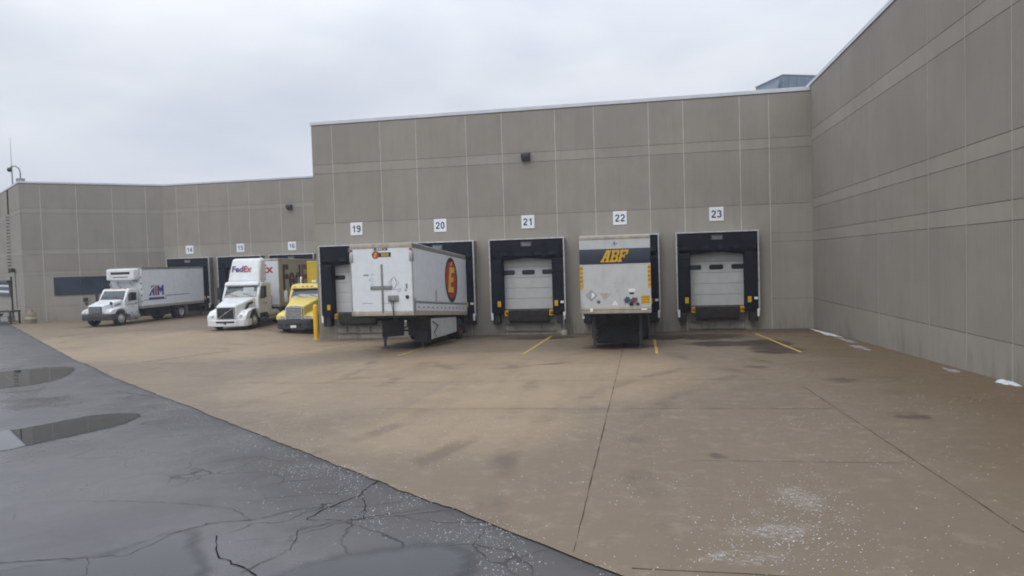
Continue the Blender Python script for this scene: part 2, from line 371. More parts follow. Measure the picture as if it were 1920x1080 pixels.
def concrete_mat():
    t = NT('damp concrete slab'); co = t.co
    big = t.noise(.11, 5, .6); med = t.noise(.9, 6, .65); fine = t.noise(45, 3, .7)
    sx = t.n.new('ShaderNodeSeparateXYZ'); t.L.new(co, sx.inputs[0])
    def spot(x, y, rx, ry, rz=0, a=.25):
        v = t.n.new('ShaderNodeVectorMath'); v.operation = 'SUBTRACT'; t.L.new(co, v.inputs[0]); v.inputs[1].default_value = (x, y, 0)
        m = t.map((1/rx, 1/ry, 0), rz=rz, v=v.outputs[0]); ln = t.n.new('ShaderNodeVectorMath'); ln.operation = 'LENGTH'; t.L.new(m, ln.inputs[0])
        return t.rng(ln.outputs['Value'], a, 1., 1, 0)
    # driest, palest concrete in the middle of the yard; greyer damp slabs towards the road
    dry = t.math('MAXIMUM', t.math('MAXIMUM', spot(-13, -15, 9, 8.5, .3, .45), spot(-30, -4, 17, 10, .6, .3)), t.math('MULTIPLY', spot(-11.5, -22, 4, 4, .0, .2), .8))
    dry = t.rng(t.math('ADD', t.math('MULTIPLY', dry, .8), t.math('MULTIPLY', t.math('SUBTRACT', med, .5), .7)), .12, .68)
    damp = t.mix(t.rng(big, .3, .7), (.166,.127,.087), (.205,.160,.111))
    pale = t.mix(t.rng(big, .3, .7), (.272,.201,.124), (.326,.246,.16))
    c = t.mix(dry, damp, pale)
    c = t.mix(t.math('MULTIPLY', t.rng(med, .4, .75), .28), c, (.185,.14,.098))
    tracks = t.noise(1, 5, .6, t.map((1.5, .12, 1), rz=.15))
    c = t.mix(t.math('MULTIPLY', t.rng(tracks, .5, .75), .30), c, (.16,.125,.094))
    c = t.mix(t.math('MULTIPLY', t.rng(fine, .45, .7), .2), c, (.15,.12,.09))
    # slabs differ a little
    sl = t.n.new('ShaderNodeVectorMath'); sl.operation = 'FLOOR'; t.L.new(t.map((1/4.31, 1/4.0, 1), (.03, .12, 0)), sl.inputs[0])
    wn = t.n.new('ShaderNodeTexWhiteNoise'); wn.noise_dimensions = '2D'; t.L.new(sl.outputs[0], wn.inputs['Vector'])
    c = t.mix(t.math('MULTIPLY', wn.outputs['Value'], .34), c, (.17,.135,.10))
    mot = t.noise(3.2, 6, .7); c = t.mix(t.math('MULTIPLY', t.rng(mot, .5, .72), .28), c, (.35,.30,.24))
    # curved tyre marks
    tm = None
    for tx_, ty_, rr in ((-34,-16,17.2),(-34,-16,19.1),(-27,-20,14.5),(-27,-20,16.4),(6,-24,14.2),(6,-24,16.1),(-22,2,16.6),(-22,2,18.5),(8,-8,13.4),(8,-8,15.2)):
        v = t.n.new('ShaderNodeVectorMath'); v.operation = 'DISTANCE'; t.L.new(co, v.inputs[0]); v.inputs[1].default_value = (tx_, ty_, 0)
        d = t.math('ABSOLUTE', t.math('SUBTRACT', v.outputs['Value'], rr)); q = t.rng(d, .08, .30, 1, 0)
        tm = q if tm is None else t.math('MAXIMUM', tm, q)
    tm = t.math('MULTIPLY', tm, t.rng(t.noise(.5, 4, .65), .46, .66))
    c = t.mix(t.math('MULTIPLY', tm, .52), c, (.085,.066,.05))
    # brown wet stain running along the foot of the right-hand wall
    wet = t.rng(t.math('ADD', sx.outputs['X'], t.math('MULTIPLY', t.noise(.35, 4), 3.5)), -3.4, .9)
    c = t.mix(t.math('MULTIPLY', wet, .8), c, (.12,.08,.04))
    def blot(lst, scale, lo, hi, sx=1., sy=1.):
        acc = None
        for a in lst:
            q = spot(*a); acc = q if acc is None else t.math('MAXIMUM', acc, q)
        n = t.noise(scale, 6, .7, t.map((sx, sy, 1)))
        return t.rng(t.math('MULTIPLY', t.math('POWER', acc, .6), n), lo, hi)
    oil = blot([(-5.2,-3.7,2.8,2.6),(-3.5,-9.6,1.5,2.6),(-3.4,-7.0,1.5,2.6),(-7.2,-3.5,2.6,2.4),(-8.9,-7.4,2.3,1.8),(-12.6,-2.4,3,1.6),(-18.0,-4.5,2.6,3.6),(-5,-7.0,2.2,2.0)], 1.7, .29, .45, .8, 1.7)
    oil2 = blot([(-3.3,-16.9,.8,.9),(-7.0,-24.3,.32,.42),(-3.4,-21.2,.6,.9),(-4.9,-14.2,.7,.6)], 2.6, .37, .56, .8, 1.7)
    oil = t.math('MAXIMUM', oil, t.math('MULTIPLY', oil2, .7))
    c = t.mix(t.math('MULTIPLY', oil, .9), c, (.035,.022,.017))
    wall_band = t.rng(t.math('ADD', sx.outputs['Y'], t.math('MULTIPLY', t.noise(.5, 5, .6), 4.)), -2.2, 1.8)  # ground turns darker and browner towards the dock wall
    dm = t.math('MULTIPLY', wall_band, t.rng(sx.outputs['X'], -26, -23))
    c = t.mix(t.math('MULTIPLY', dm, .7), c, (.065,.05,.04))
    sm = t.math('MULTIPLY', t.rng(t.noise(.35, 4, .6), .48, .68), t.rng(t.noise(1, 6, .75, t.map((9, 22, 1), rz=.2)), .57, .70))
    c = t.mix(t.math('MULTIPLY', sm, .42), c, (.48,.47,.45))
    salt = blot([(-6.75,-27.3,.7,.55),(-6.3,-26.2,.55,.9),(-7.2,-28.0,.8,.4)], 10, .46, .64, 1, 2.6)
    c = t.mix(t.math('MULTIPLY', salt, .5), c, (.47,.47,.48))
    rg = t.math('SUBTRACT', t.rng(big, .3, .7, .5, .68), t.math('MULTIPLY', t.rng(med, .35, .7), .14))
    rg = t.math('SUBTRACT', rg, t.math('MULTIPLY', wet, .08))
    t.bump(t.math('ADD', t.math('MULTIPLY', fine, .6), t.noise(180, 2)), .22, .004)
    return t.set(c, rg, 0, .28)
def asphalt_mat():
    t = NT('wet asphalt')
    big = t.noise(.22, 5, .6); med = t.noise(1.6, 5, .6); fine = t.noise(90, 3, .7)
    c = t.mix(t.rng(big, .32, .68), (.05,.05,.054), (.085,.084,.086))
    c = t.mix(t.math('MULTIPLY', t.rng(fine, .48, .66), .7), c, (.11,.106,.104))
    c = t.mix(t.math('MULTIPLY', t.rng(t.noise(38, 2, .6), .56, .7), .5), c, (.028,.028,.03))
    warp = t.n.new('ShaderNodeVectorMath'); warp.operation = 'ADD'; t.L.new(t.co, warp.inputs[0])
    nc = t.n.new('ShaderNodeTexNoise'); nc.inputs['Scale'].default_value = 1.3; nc.inputs['Detail'].default_value = 4; t.L.new(t.co, nc.inputs['Vector'])
    sc = t.n.new('ShaderNodeVectorMath'); sc.operation = 'SCALE'; t.L.new(nc.outputs['Color'], sc.inputs[0]); sc.inputs['Scale'].default_value = .55; t.L.new(sc.outputs[0], warp.inputs[1])
    vo = t.n.new('ShaderNodeTexVoronoi'); vo.feature = 'DISTANCE_TO_EDGE'; vo.inputs['Scale'].default_value = .95; t.L.new(warp.outputs[0], vo.inputs['Vector'])
    crk = t.math('MULTIPLY', t.rng(vo.outputs['Distance'], .004, .016, 1, 0), t.rng(t.noise(.45, 3), .50, .64))
    # drier, browner gravelly strip near the slab edge
    dn = t.n.new('ShaderNodeVectorMath'); dn.operation = 'DOT_PRODUCT'; t.L.new(t.co, dn.inputs[0]); dn.inputs[1].default_value = (EN.x, EN.y, 0)
    k = EN.x*E0.x+EN.y*E0.y
    dist = t.math('SUBTRACT', dn.outputs['Value'], k)
    dry = t.rng(t.math('ADD', dist, t.math('MULTIPLY', t.math('SUBTRACT', med, .5), 1.3)), -2.6, -.5)
    c = t.mix(t.math('MULTIPLY', dry, .85), c, (.058,.053,.052))
    c = t.mix(t.math('MULTIPLY', crk, .6), c, (.014,.013,.013))
    seam = t.rng(t.math('ADD', dist, t.math('MULTIPLY', t.math('SUBTRACT', t.noise(7, 5, .7), .5), .35)), -.22, .0)
    c = t.mix(t.math('MULTIPLY', seam, .75), c, (.026,.023,.021))
    rg = t.math('ADD', t.rng(t.noise(.33, 5, .62, t.map((1,1,1), (3.3,1.7,0))), .34, .66, .17, .44), t.math('MULTIPLY', dry, .27))
    rg = t.math('ADD', rg, t.math('MULTIPLY', t.rng(med, .4, .7), .08))
    hh = t.math('ADD', t.math('ADD', fine, t.math('MULTIPLY', t.noise(260, 2), .6)), t.math('MULTIPLY', med, 3.))
    hh = t.math('SUBTRACT', hh, t.math('MULTIPLY', crk, 3.)); t.bump(hh, .3, .004)
    return t.set(c, t.math('ADD', rg, t.math('MULTIPLY', crk, .4)), 0, .66)
M['concrete'] = concrete_mat(); M['asphalt'] = asphalt_mat()
M['joint'] = mat('slab joint', (.075,.056,.04), 1., spec=.05, var=.5, scale=1.5); M['crack'] = mat('open crack', (.012,.011,.011), 1., spec=0); M['road_yellow'] = mat('worn yellow paint', (.48,.35,.07), .6, var=.2, scale=6, dirt=.5, dirtcol=(.2,.16,.11))

def ejit(s):
    return .010*math.sin(s*3.1)+.008*math.sin(s*7.7+1)+random.Random(int(s*1000)).uniform(-.016, .016)
grid('asphalt_yard', steps((-60,-12,4),(-12,-1,.5),(-1,26,.18),(26,70,1.2),(70,160,8)), steps((.6,-12,.2),(-12,-22,1),(-22,-160,12)), M['asphalt'], -.012)
grid('concrete_apron', steps((-60,-14,3),(-14,2,.5),(2,30,.09),(30,62,.5),(62,140,6)), steps((0,.3,.15),(.3,34,.5),(34,75,3)), M['concrete'], 0, ejit)
def water_mat():
    t = NT('puddle water'); t.b.inputs['IOR'].default_value = 1.42; t.set((.036,.039,.043), .02, 0, .5)
    at = t.n.new('ShaderNodeAttribute'); at.attribute_name = 'depth'; tr = t.n.new('ShaderNodeBsdfTransparent'); mx = t.n.new('ShaderNodeMixShader')
    t.L.new(t.rng(at.outputs['Fac'], 0, 1), mx.inputs[0]); t.L.new(tr.outputs[0], mx.inputs[1]); t.L.new(t.b.outputs[0], mx.inputs[2]); t.L.new(mx.outputs[0], t.n['Material Output'].inputs[0])
    return t.m
M['water'] = water_mat()
for pl, (cx, cy, r, zw), rim in zip(PUD, PZ, (.16, .10, .30, .26)):
    pts = pl
    for _ in range(3):
        q = []
        for a, b in zip(pts, pts[1:]+pts[:1]):
            q += [(a[0]*.75+b[0]*.25, a[1]*.75+b[1]*.25), (a[0]*.25+b[0]*.75, a[1]*.25+b[1]*.75)]
        pts = q
    n = len(pts); pts = [(x+.02*math.sin(i*1.3), y+.02*math.sin(i*.9+1)) for i, (x, y) in enumerate(pts)]
    k = [max(.2, 1-rim/max(.3, math.hypot(x-cx, y-cy))) for x, y in pts]
    vs = [(x, y, zw) for x, y in pts]+[(cx+(x-cx)*q, cy+(y-cy)*q, zw) for (x, y), q in zip(pts, k)]
    mb = MB(); mb.faces(vs, [(i, (i+1) % n, n+(i+1) % n, n+i) for i in range(n)]+[tuple(range(n, 2*n))])
    o = mb.build('puddle', 'water'); o['kind'] = 'structure'
    if o.data.polygons[0].normal.z < 0: o.data.flip_normals()
    at = o.data.attributes.new('depth', 'FLOAT', 'POINT')
    for v in o.data.vertices: at.data[v.index].value = 0 if min((v.co.x-x)**2+(v.co.y-y)**2 for x, y in pts) < 1e-8 else 1

def strip(mb, pts, w, dz, mi=0, jit=0., dip=False):
    """thin sheet laid along a path on the ground"""
    P = []
    for (x0, y0), (x1, y1) in zip(pts, pts[1:]):
        n = max(1, int(math.hypot(x1-x0, y1-y0)/.25))
        P += [(x0+(x1-x0)*k/n, y0+(y1-y0)*k/n) for k in range(n)]
    P.append(pts[-1]); vs = []
    for i, p in enumerate(P):
        a, b = P[max(0, i-1)], P[min(len(P)-1, i+1)]; d = Vector((b[0]-a[0], b[1]-a[1])).normalized()
        ww = (w(i/(len(P)-1)) if callable(w) else w)*(1+random.uniform(-jit, jit)); ox, oy = random.uniform(-jit, jit)*.008, random.uniform(-jit, jit)*.008
        for sgn in (-1, 1):
            x, y = p[0]-d.y*ww/2*sgn+ox, p[1]+d.x*ww/2*sgn+oy; vs.append((x, y, gz(x, y, dip)+dz))
    mb.faces(vs, [(2*i, 2*i+1, 2*i+3, 2*i+2) for i in range(len(P)-1)], mi)
mb = MB()
for xx, y0, y1 in ((-8.75,-28.0,-4.6),(-4.46,-27.6,-17.6)):
    strip(mb, [(xx, y0), (xx+.03, y1)], .013, .004, jit=.6)
for yy, x0, x1 in ((-28.35,-8.2,-4.4),(-20.5,-13.5,-4.5),(-16.5,-18.4,-5.0),(-12.75,-14.0,-5.6),(-8.6,-15,-4.6),(-16.4,-4.2,-.4),(-10.9,-27.6,-20.5)):
    strip(mb, [(x0, yy+.02), (x1, yy-.1)], .013, .004, jit=.6)
strip(mb, [(-27.28,-10.62), (-26.27,-6.28)], .05, .005, jit=.6)
strip(mb, [(-7.4, -24.53), (-4.5, -24.56)], .007, .004, jit=.8)
o = mb.build('slab_joints', 'joint'); o['kind'] = 'structure'
mb = MB()
for a, b in (((-12.27,-1.6),(-12.31,-9.7)), ((-16.94,-.7),(-17.18,-9.5)), ((-7.49,-4.6),(-7.52,-10.2)), ((-3.06,-2.4),(-2.89,-10.6)), ((-21.3,-2.0),(-22.25,-8.8))):
    strip(mb, [a, b], .1, .006, jit=.12)
o = mb.build('bay_lines', 'road_yellow'); o['kind'] = 'structure'
mb = MB()
def crack(pts, w):
    q = [pts[0]]
    for a, b in zip(pts, pts[1:]):
        n = max(2, int(math.hypot(b[0]-a[0], b[1]-a[1])/.08))
        for k in range(1, n+1):
            j = 0 if k == n else .022
            q.append((a[0]+(b[0]-a[0])*k/n+random.uniform(-j, j), a[1]+(b[1]-a[1])*k/n+random.uniform(-j, j)))
    strip(mb, q, lambda t: w*(.16+.34*random.random()), -.006, dip=True)
for pts, w in (([(-11.6,-25.72),(-11.64,-26.22),(-11.6,-26.44),(-11.73,-26.66),(-11.83,-27.02),(-11.84,-27.34)], .035),
    ([(-11.84,-27.34),(-11.42,-27.34),(-11.13,-27.28),(-10.74,-27.13),(-10.23,-26.88)], .02),
    ([(-11.64,-26.22),(-11.35,-26.83),(-11.17,-27.29)], .02), ([(-12.12,-26.99),(-11.77,-26.86),(-11.36,-26.8),(-10.83,-26.49)], .018),
    ([(-12.94,-27.6),(-12.48,-27.44),(-12.12,-26.99)], .022), ([(-14.4,-28.78),(-14.01,-28.67),(-13.61,-28.57),(-13.21,-28.47),(-13.11,-27.86),(-12.91,-27.59)], .03),
    ([(-12.6,-27.9),(-12.23,-28.42),(-11.86,-28.6),(-11.62,-28.76)], .035), ([(-10.87,-27.14),(-10.3,-27.36),(-9.66,-27.32)], .018),
    ([(-11.81,-28.72),(-11.59,-28.18),(-11.77,-27.67),(-11.42,-27.34)], .022), ([(-13.6,-28.57),(-13.3,-28.9),(-13.35,-29.2)], .02),
    ([(-12.48,-27.44),(-12.9,-27.1),(-13.8,-26.9),(-14.9,-26.8)], .014), ([(-22.5,-17.6),(-21.4,-18.2),(-20.6,-18.6)], .05), ([(-26,-19.4),(-24,-19),(-22.5,-17.6)], .03), ([(-21.4,-18.2),(-21.2,-18.9),(-20.4,-18.8)], .03)):
    crack(pts, w)
o = mb.build('asphalt_cracks', 'crack'); o['kind'] = 'structure'

# sleet pellets and crushed salt, too many to count
from mathutils import noise as mnoise
def pellets():
    vs, fs = [], []; rnd = random.Random(3)
    def add(x, y, r):
        z = gz(x, y)+(r*.35 if EN.dot(Vector((x, y))-E0) > 0 else r*.35-.012); b = len(vs)
        rx, ry = r*rnd.uniform(.7, 1.5), r*rnd.uniform(.7, 1.3)
        vs.extend([(x-rx, y, z), (x, y-ry, z), (x+rx, y, z), (x, y+ry, z), (x, y, z+r*.6)])
        fs.extend([(b, b+1, b+4), (b+1, b+2, b+4), (b+2, b+3, b+4), (b+3, b, b+4)])
    dens = lambda x, y: mnoise.fractal(Vector((x*.55, y*.8, 3.1)), .8, 2., 4)
    k = 0
    while k < 4200:                # loose scatter over the slab, drifted into patches
        x, y = rnd.uniform(-20, -.5), rnd.uniform(-29, -12)
        if EN.dot(Vector((x, y))-E0) < 0 or dens(x, y)+rnd.uniform(-.30, .42) < .22: continue
        add(x, y, .003+.0065*rnd.random()**2); k += 1
    k = 0
    while k < 3000:                # swept along the slab edge
        q = rnd.uniform(-1, 15) if rnd.random() < .7 else rnd.uniform(-1, 6); t = -abs(rnd.gauss(0, .7))+.12
        p = E0+ED*q+EN*t
        if dens(p.x*2.2, p.y*2.2)+rnd.uniform(-.3, .5) < .12: continue
        add(p.x, p.y, .003+.005*rnd.random()**2); k += 1
    for cx, cy, sx, sy, n in ((-6.75,-27.3,.42,.32,300),(-6.3,-26.2,.34,.55,300),(-7.25,-28.0,.55,.25,110),(-5.3,-22.2,.6,.7,90),(-6.6,-27.9,.7,.3,110),(-11.6,-22.4,2.2,.9,380),(-14.5,-20.5,2.2,1.2,200)):
        for _ in range(n): add(rnd.gauss(cx, sx), rnd.gauss(cy, sy), rnd.uniform(.003, .0085))
    me = bpy.data.meshes.new('sleet_pellets'); me.from_pydata(vs, [], fs); me.update(); me.materials.append(M['snow'])
    o = bpy.data.objects.new('sleet_pellets', me); C.objects.link(o)
    tag(o, 'scattered white sleet pellets lying on the concrete and asphalt', 'sleet', kind='stuff')
pellets()
M['slush'] = mat('grey slush', (.25,.245,.24), .4, var=.3, scale=9, bump=.5)
def ice(x, y, l, w, label, m='slush', h=.03):
    mb = MB(); n = 44; ring = []
    for i in range(n):
        a = 2*math.pi*i/n; k = 1+.22*math.sin(a*3+x*9)+.16*math.sin(a*7+y)+random.uniform(-.16, .16)
        ring.append((min(-.035, x+math.cos(a)*w/2*k), y+math.sin(a)*l/2*k))
    G0 = lambda p: gz(p[0], p[1], False); vs = [(*p, G0(p)+.002) for p in ring]
    for f, hh in ((.8, .6), (.4, .9)): vs += [(x+(p[0]-x)*f, y+(p[1]-y)*f, G0((x+(p[0]-x)*f, y+(p[1]-y)*f))+h*hh*random.uniform(.6, 1.2)) for p in ring]
    vs.append((x, y, G0((x, y))+h))
    mb.faces(vs, [(q*n+i, q*n+(i+1) % n, (q+1)*n+(i+1) % n, (q+1)*n+i) for q in (0, 1) for i in range(n)]+[(2*n+i, 2*n+(i+1) % n, 3*n) for i in range(n)], 0, True)
    tag(mb.build('ice_patch', m), label, 'ice', 'ice along the foot of the right wall')
ice(-.3,-3.2,4.2,.3,'longest thin strip of ice in the inner corner of the walls', 'snow'); ice(-.42,-6.6,2.2,.3,'grey ice strip beside the wall just past the corner strip')
ice(-.72,-9.3,1.7,.34,'flat grey ice patch lying away from the wall foot'); ice(-.36,-15.4,.8,.2,'smallest faint ice patch halfway along the right wall'); ice(-.14,-17.6,.8,.22,'bright white ice lump by the wall nearest the viewer', 'snow', .06)

# ------------------------------------------------------------------ warehouse
WH = thing('warehouse', 'large grey precast concrete warehouse with numbered truck docks', 'building')
def wall(name, o, u, n, L, zones, joints, zb, solid):
    """flat precast wall: a backing solid, proud panels (real gaps between them) and pale sealant in the vertical gaps"""
    o, u, n = Vector(o), Vector(u), Vector(n); mb = MB(); mb.xy(solid[0], zb, solid[1], 3)
    bm = mb.bm; uvl = bm.loops.layers.uv.new('UVMap'); tn = bm.faces.layers.float.new('tone'); rw = random.Random(name)
    js = [0]+joints+[L]
    P = lambda a, h, d: o+u*a+n*d+Vector((0, 0, h))
    def slab(a0, a1, h0, h1, d, mi):
        f = mb.faces([P(a0,h0,0),P(a1,h0,0),P(a1,h1,0),P(a0,h1,0),P(a0,h0,d),P(a1,h0,d),P(a1,h1,d),P(a0,h1,d)], [(4,5,6,7),(0,1,5,4),(1,2,6,5),(2,3,7,6),(3,0,4,7)], mi)
        tv = rw.random()
        for q in f:
            q[tn] = tv
            for l in q.loops:
                r = l.vert.co-o; l[uvl].uv = (r.dot(u)+o.x*.37, r.z)
    g = .016
    for z0, z1, mi in zones:
        for a0, a1 in zip(js, js[1:]): slab(a0+(g if a0 > 0 else 0), a1-(g if a1 < L else 0), z0+.008, z1-.008, .03, mi)
    for a in joints: slab(a-g, a+g, zones[0][0], zones[-1][1]-.012, .024, 2)
    return mb.build(name, ['wall_smooth', 'wall_rib', 'caulk', 'reveal'], WH)
ZC = [(-1,5.89,0),(5.89,8.5,1),(8.5,8.98,0),(8.98,11.05,1)]
jc = [24.95+x for x in (-23.82,-21.15,-19.2,-16.55,-14.7,-12.01,-10.09,-7.45,-5.82,-3.22,-1.9)]
wc_ = wall('dock_wall', (-24.95,0,0), (1,0,0), (0,-1,0), 24.95, ZC, jc, -1, ([(-24.95,0),(0,0),(0,34),(-24.95,34)], 11.05))
ZR = [(-.6,1.40,0),(1.40,4.10,1),(4.10,4.55,0),(4.55,5.62,1),(5.62,6.05,0),(6.05,8.72,1),(8.72,9.25,0),(9.25,11.28,1)]
wr_ = wall('side_wall', (0,-.031,0), (0,-1,0), (-1,0,0), 60, ZR, [6.4,8.95,13.15,15.42,17.6,19.8,22,24.2,26.4,28.6,30.8,33,35.2,37.4,39.6,41.8,44,46.2,48.4,50.6,52.8,55], -.6, ([(0,34),(0,-60),(25,-60),(25,34)], 11.28))
ZB = [(-1,1.25,0),(1.25,3.62,0),(3.62,3.92,0),(3.92,5.2,1),(5.2,5.6,0),(5.6,8.33,1),(8.33,8.7,0),(8.7,10.55,1)]
A0, A1 = Vector((-46,16)), Vector((-53.43,10.07)); AU = (A1-A0).normalized()
A2 = Vector((-70,22.2)); LU = (A2-A1).normalized()
wb_ = wall('rear_dock_wall', (-46,16,0), (1,0,0), (0,-1,0), 21.0, [(-1,5.72,0),(5.72,8.33,1),(8.33,8.7,0),(8.7,10.55,1)], [1.3,3.2,5.9,7.7,10.4,12.3,14.9,16.9,19.5], -1, ([(-46,16),(-25,16),(-25,34),(-46,34)], 10.55))
wa_ = wall('angled_wall', (A1.x,A1.y,0), (-AU.x,-AU.y,0), (-AU.y, AU.x, 0), 9.506, ZB, [1.25,3.57,5.97,8.31], -1, ([(A1.x,A1.y),(-46,16),(-46,34),(-53.43,34)], 10.55))
wl_ = wall('end_wall', (A2.x,A2.y,0), (-LU.x,-LU.y,0), (LU.y*-1, LU.x, 0), (A2-A1).length, ZB, [4,8,12,16], -1, ([(A1.x,A1.y),(-53.43,34),(A2.x,34),(A2.x,A2.y)], 10.55))
def coping(pts, z0, z1, name, inward):
    mb = MB()
    for (a, b), iv in zip(zip(pts, pts[1:]), inward):
        a, b, iv = Vector((*a, 0)), Vector((*b, 0)), Vector((*iv, 0)); d = (b-a).normalized()
        mb.prism([(-.07, z0), (.35, z0), (.35, z1), (-.07, z1)], lambda p, q, w: a+d*w+iv*p+Vector((0, 0, q)), 0, (b-a).length)
    mb.build(name, 'coping', WH, .012, 1)
coping([(-25.0,0),(-.05,0)], 11.07, 11.25, 'roof_coping', [(0,1)]); coping([(-24.95,.36),(-24.95,33)], 11.07, 11.25, 'roof_coping', [(1,0)])
coping([(0,-60),(0,33)], 11.30, 11.46, 'roof_coping', [(1,0)])
coping([(-46.1,16),(-25.1,16)], 10.57, 10.72, 'roof_coping', [(0,1)])
nA = Vector((-AU.y, AU.x)); nL = Vector((-LU.y, LU.x))
coping([tuple(A1), tuple(A0)], 10.57, 10.72, 'roof_coping', [tuple(-nA)]); coping([tuple(A2), tuple(A1)], 10.57, 10.72, 'roof_coping', [tuple(-nL)])

for z in (4.52, 4.12, 1.42): mb = MB(); mb.box(-1.88, -.02, -.033, -.0302, z-.01, z+.01); mb.build('panel_reveal', 'reveal', WH)
# ribbon window in the angled wall
UA = Vector((-AU.x, -AU.y, 0)); NA = Vector((nA.x, nA.y, 0)); OA = Vector((A1.x, A1.y, 0))
def onA(s, z, d): return OA+UA*(9.506-s)+NA*d+Vector((0, 0, z))
mb = MB(); s0, s1, z0, z1 = 7.6, 3.2, 2.12, 3.38
for a, b, c, d in ((s0+.06,s1-.06,z1,z1+.07),(s0+.06,s1-.06,z0-.07,z0),(s0+.06,s0,z0,z1),(s1,s1-.06,z0,z1),(5.95,5.9,z0,z1),(4.5,4.45,z0,z1)):
    mb.prism([(a,c),(b,c),(b,d),(a,d)], lambda p, q, w: onA(p, q, w), .02, .075)
wf = mb.build('ribbon_window', 'lamp_dark', WH)
mb = MB(); mb.prism([(s0,z0),(s1,z0),(s1,z1),(s0,z1)], lambda p, q, w: onA(p, q, w), .031, .045)
_g = mat('tinted blue glass', (.020,.034,.055), .12, 0, var=.3, scale=.8); mb.build('window_pane', _g, wf)
mb = MB(); mb.prism([(5.8,1.5),(5.5,1.5),(5.5,1.8),(5.8,1.8)], lambda p, q, w: onA(p, q, w), .03, .12); mb.build('wall_vent', 'lamp_dark', WH, .01, 1)

# dock doors (parts of the building)
DOCKX = [-4.42-4.555*k for k in range(5)]        # docks 23, 22, 21, 20, 19
DOCKB = [-43.55, -39.05, -34.6]                  # docks 14, 15, 16
def door(x, y):
    mb = MB(); z = 1.15
    k = 0
    while z < 4.1:
        h = .53; mb.box(x-1.42, x+1.42, y-.085, y-.033, z+.006, z+h-.006); z += h; k += 1
    d = mb.build('dock_door', 'door', WH, .008, 1)
    for dx in (-1.02, 0, 1.02):
        mb = MB(); w, h, r = .33, .12, .08; pts = []
        for cx, cy, a in ((w-r,h-r,0),(-w+r,h-r,90),(-w+r,-h+r,180),(w-r,-h+r,270)):
            pts += [(cx+r*math.cos(R(a+q)), cy+r*math.sin(R(a+q))) for q in (0, 30, 60, 90)]
        mb.xz([(x+dx+a, 3.0+b) for a, b in pts], y-.095, y-.075); mb.build('door_window', 'glass_dark', d)
    for zz in (1.45, 1.98, 2.51):
        pass
    return d
for x in DOCKX: door(x, 0)
for x in DOCKB: door(x, 16)

# ------------------------------------------------------------------ dock furniture
def shelter(x, y, label):
    g = thing('dock_shelter', label, 'dock shelter', (x, y, 0), 0, 'padded dock shelters on the loading bays')
    w, top, bot, d, pw, hb = 1.86, 4.63, .93, .6, .62, 3.66
    for s in (-1, 1):
        mb = MB(); a, b = sorted((s*(w-.03), s*(w-pw)))
        mb.hexa([(a,-d,bot),(b,-d,bot),(b,-.032,bot),(a,-.032,bot),(a,-d,top-.95),(b,-d,top-.95),(b,-.032,top-.95),(a,-.032,top-.95)])
        mb.build('side_pad', 'pad', g, .05, 3)
        mb = MB()
        for zz, dd in ((3.0,.10),):      # overlapping wear pleats on the pad face
            mb.prism([(a+.05,zz),(b-.05,zz),(b-.06,zz+.5),(a+.06,zz+.5)], lambda p, q, t: (p, t-(.03 if q > zz+.1 else .012), q), -d-.012, -d+.03)
        mb.build('wear_pleat', 'pad', g, .01, 1)
        mb = MB(); e0, e1 = sorted((s*(w-.03), s*(w+.035))); mb.box(e0, e1, -d-.03, -d+.07, bot-.05, top+.0); mb.build('edge_trim', 'trim', g, .01, 1)
        mb = MB(); e0, e1 = sorted((s*(w-.025), s*w)); mb.box(e0, e1, -d+.07, -.033, bot, top); mb.build('side_panel', 'rtu' if False else 'reveal', g)
        mb = MB(); e0, e1 = sorted((s*(w-.10), s*(w-.0))); mb.box(e0, e1, -d-.05, -d-.032, bot-.28, bot+.08); mb.build('foot_guard', 'lbl_white', g, .008, 1)
        mb = MB(); c = s*(w-.43); mb.box(c-.085, c+.085, -d-.045, -d-.013, bot+.38, bot+.66); mb.build('marker_block', 'gold', g, .01, 1)
        mb = MB(); e0, e1 = sorted((s*(w-.05), s*(w-.42))); mb.box(e0, e1, -.5, -.032, bot-.5, bot-.01); mb.build('rubber_bumper', 'dark', g, .02, 1)
    mb = MB(); mb.box(-w+.03, w-.03, -d-.005, -.032, top-.62, top); mb.build('head_pad', 'pad', g, .04, 3)
    mb = MB()       # sagging head curtain with folds
    n = 26; vs = []
    for i in range(n+1):
        t = i/n; xx = -w+.12+(2*w-.24)*t
        fold = .055*math.sin(t*math.pi*9+x)*(.4+.6*abs(2*t-1)) + .04*math.sin(t*37+x*2)
        for zz, yy in ((top-.6, -d-.015), (top-.78, -d-.035+fold), (hb+.05+.05*math.sin(t*math.pi), -d+.05-fold*.6), (hb-.04*math.sin(t*3*math.pi), -d+.10)): vs.append((xx, yy, zz))
    mb.faces(vs, [(i*4+j, i*4+4+j, i*4+5+j, i*4+1+j) for i in range(n) for j in range(3)], 0, True)
    mb.build('head_curtain', 'pad', g)
    mb = MB(); mb.box(-w-.035, w+.035, -d-.03, -d+.07, top, top+.055); mb.box(-w-.03, w+.03, -d+.07, -.033, top, top+.04); mb.build('edge_trim', 'trim', g, .01, 1)
    mb = MB(); mb.box(-.27, .27, -d-.025, -d-.006, top-.33, top-.12)
    pl = mb.build('name_plate', 'bumper_grey', g, .004, 1)
    mb = MB(); mb.text('Fairborn', (0, -d-.0265, top-.215), X, Z, .115, width=.44, shear=.35, bold=.01); mb.box(-.2, .2, -d-.029, -d-.0255, top-.298, top-.288)
    for q in (top-.325, top-.13): mb.box(-.262, .262, -d-.029, -d-.0255, q, q+.008)
    mb.build('lettering', 'silver', pl)
    mb = MB(); mb.box(w-.22, w-.06, -d-.045, -d-.013, bot+.52, bot+.63); mb.build('sticker', 'lbl_white', g)
    return g
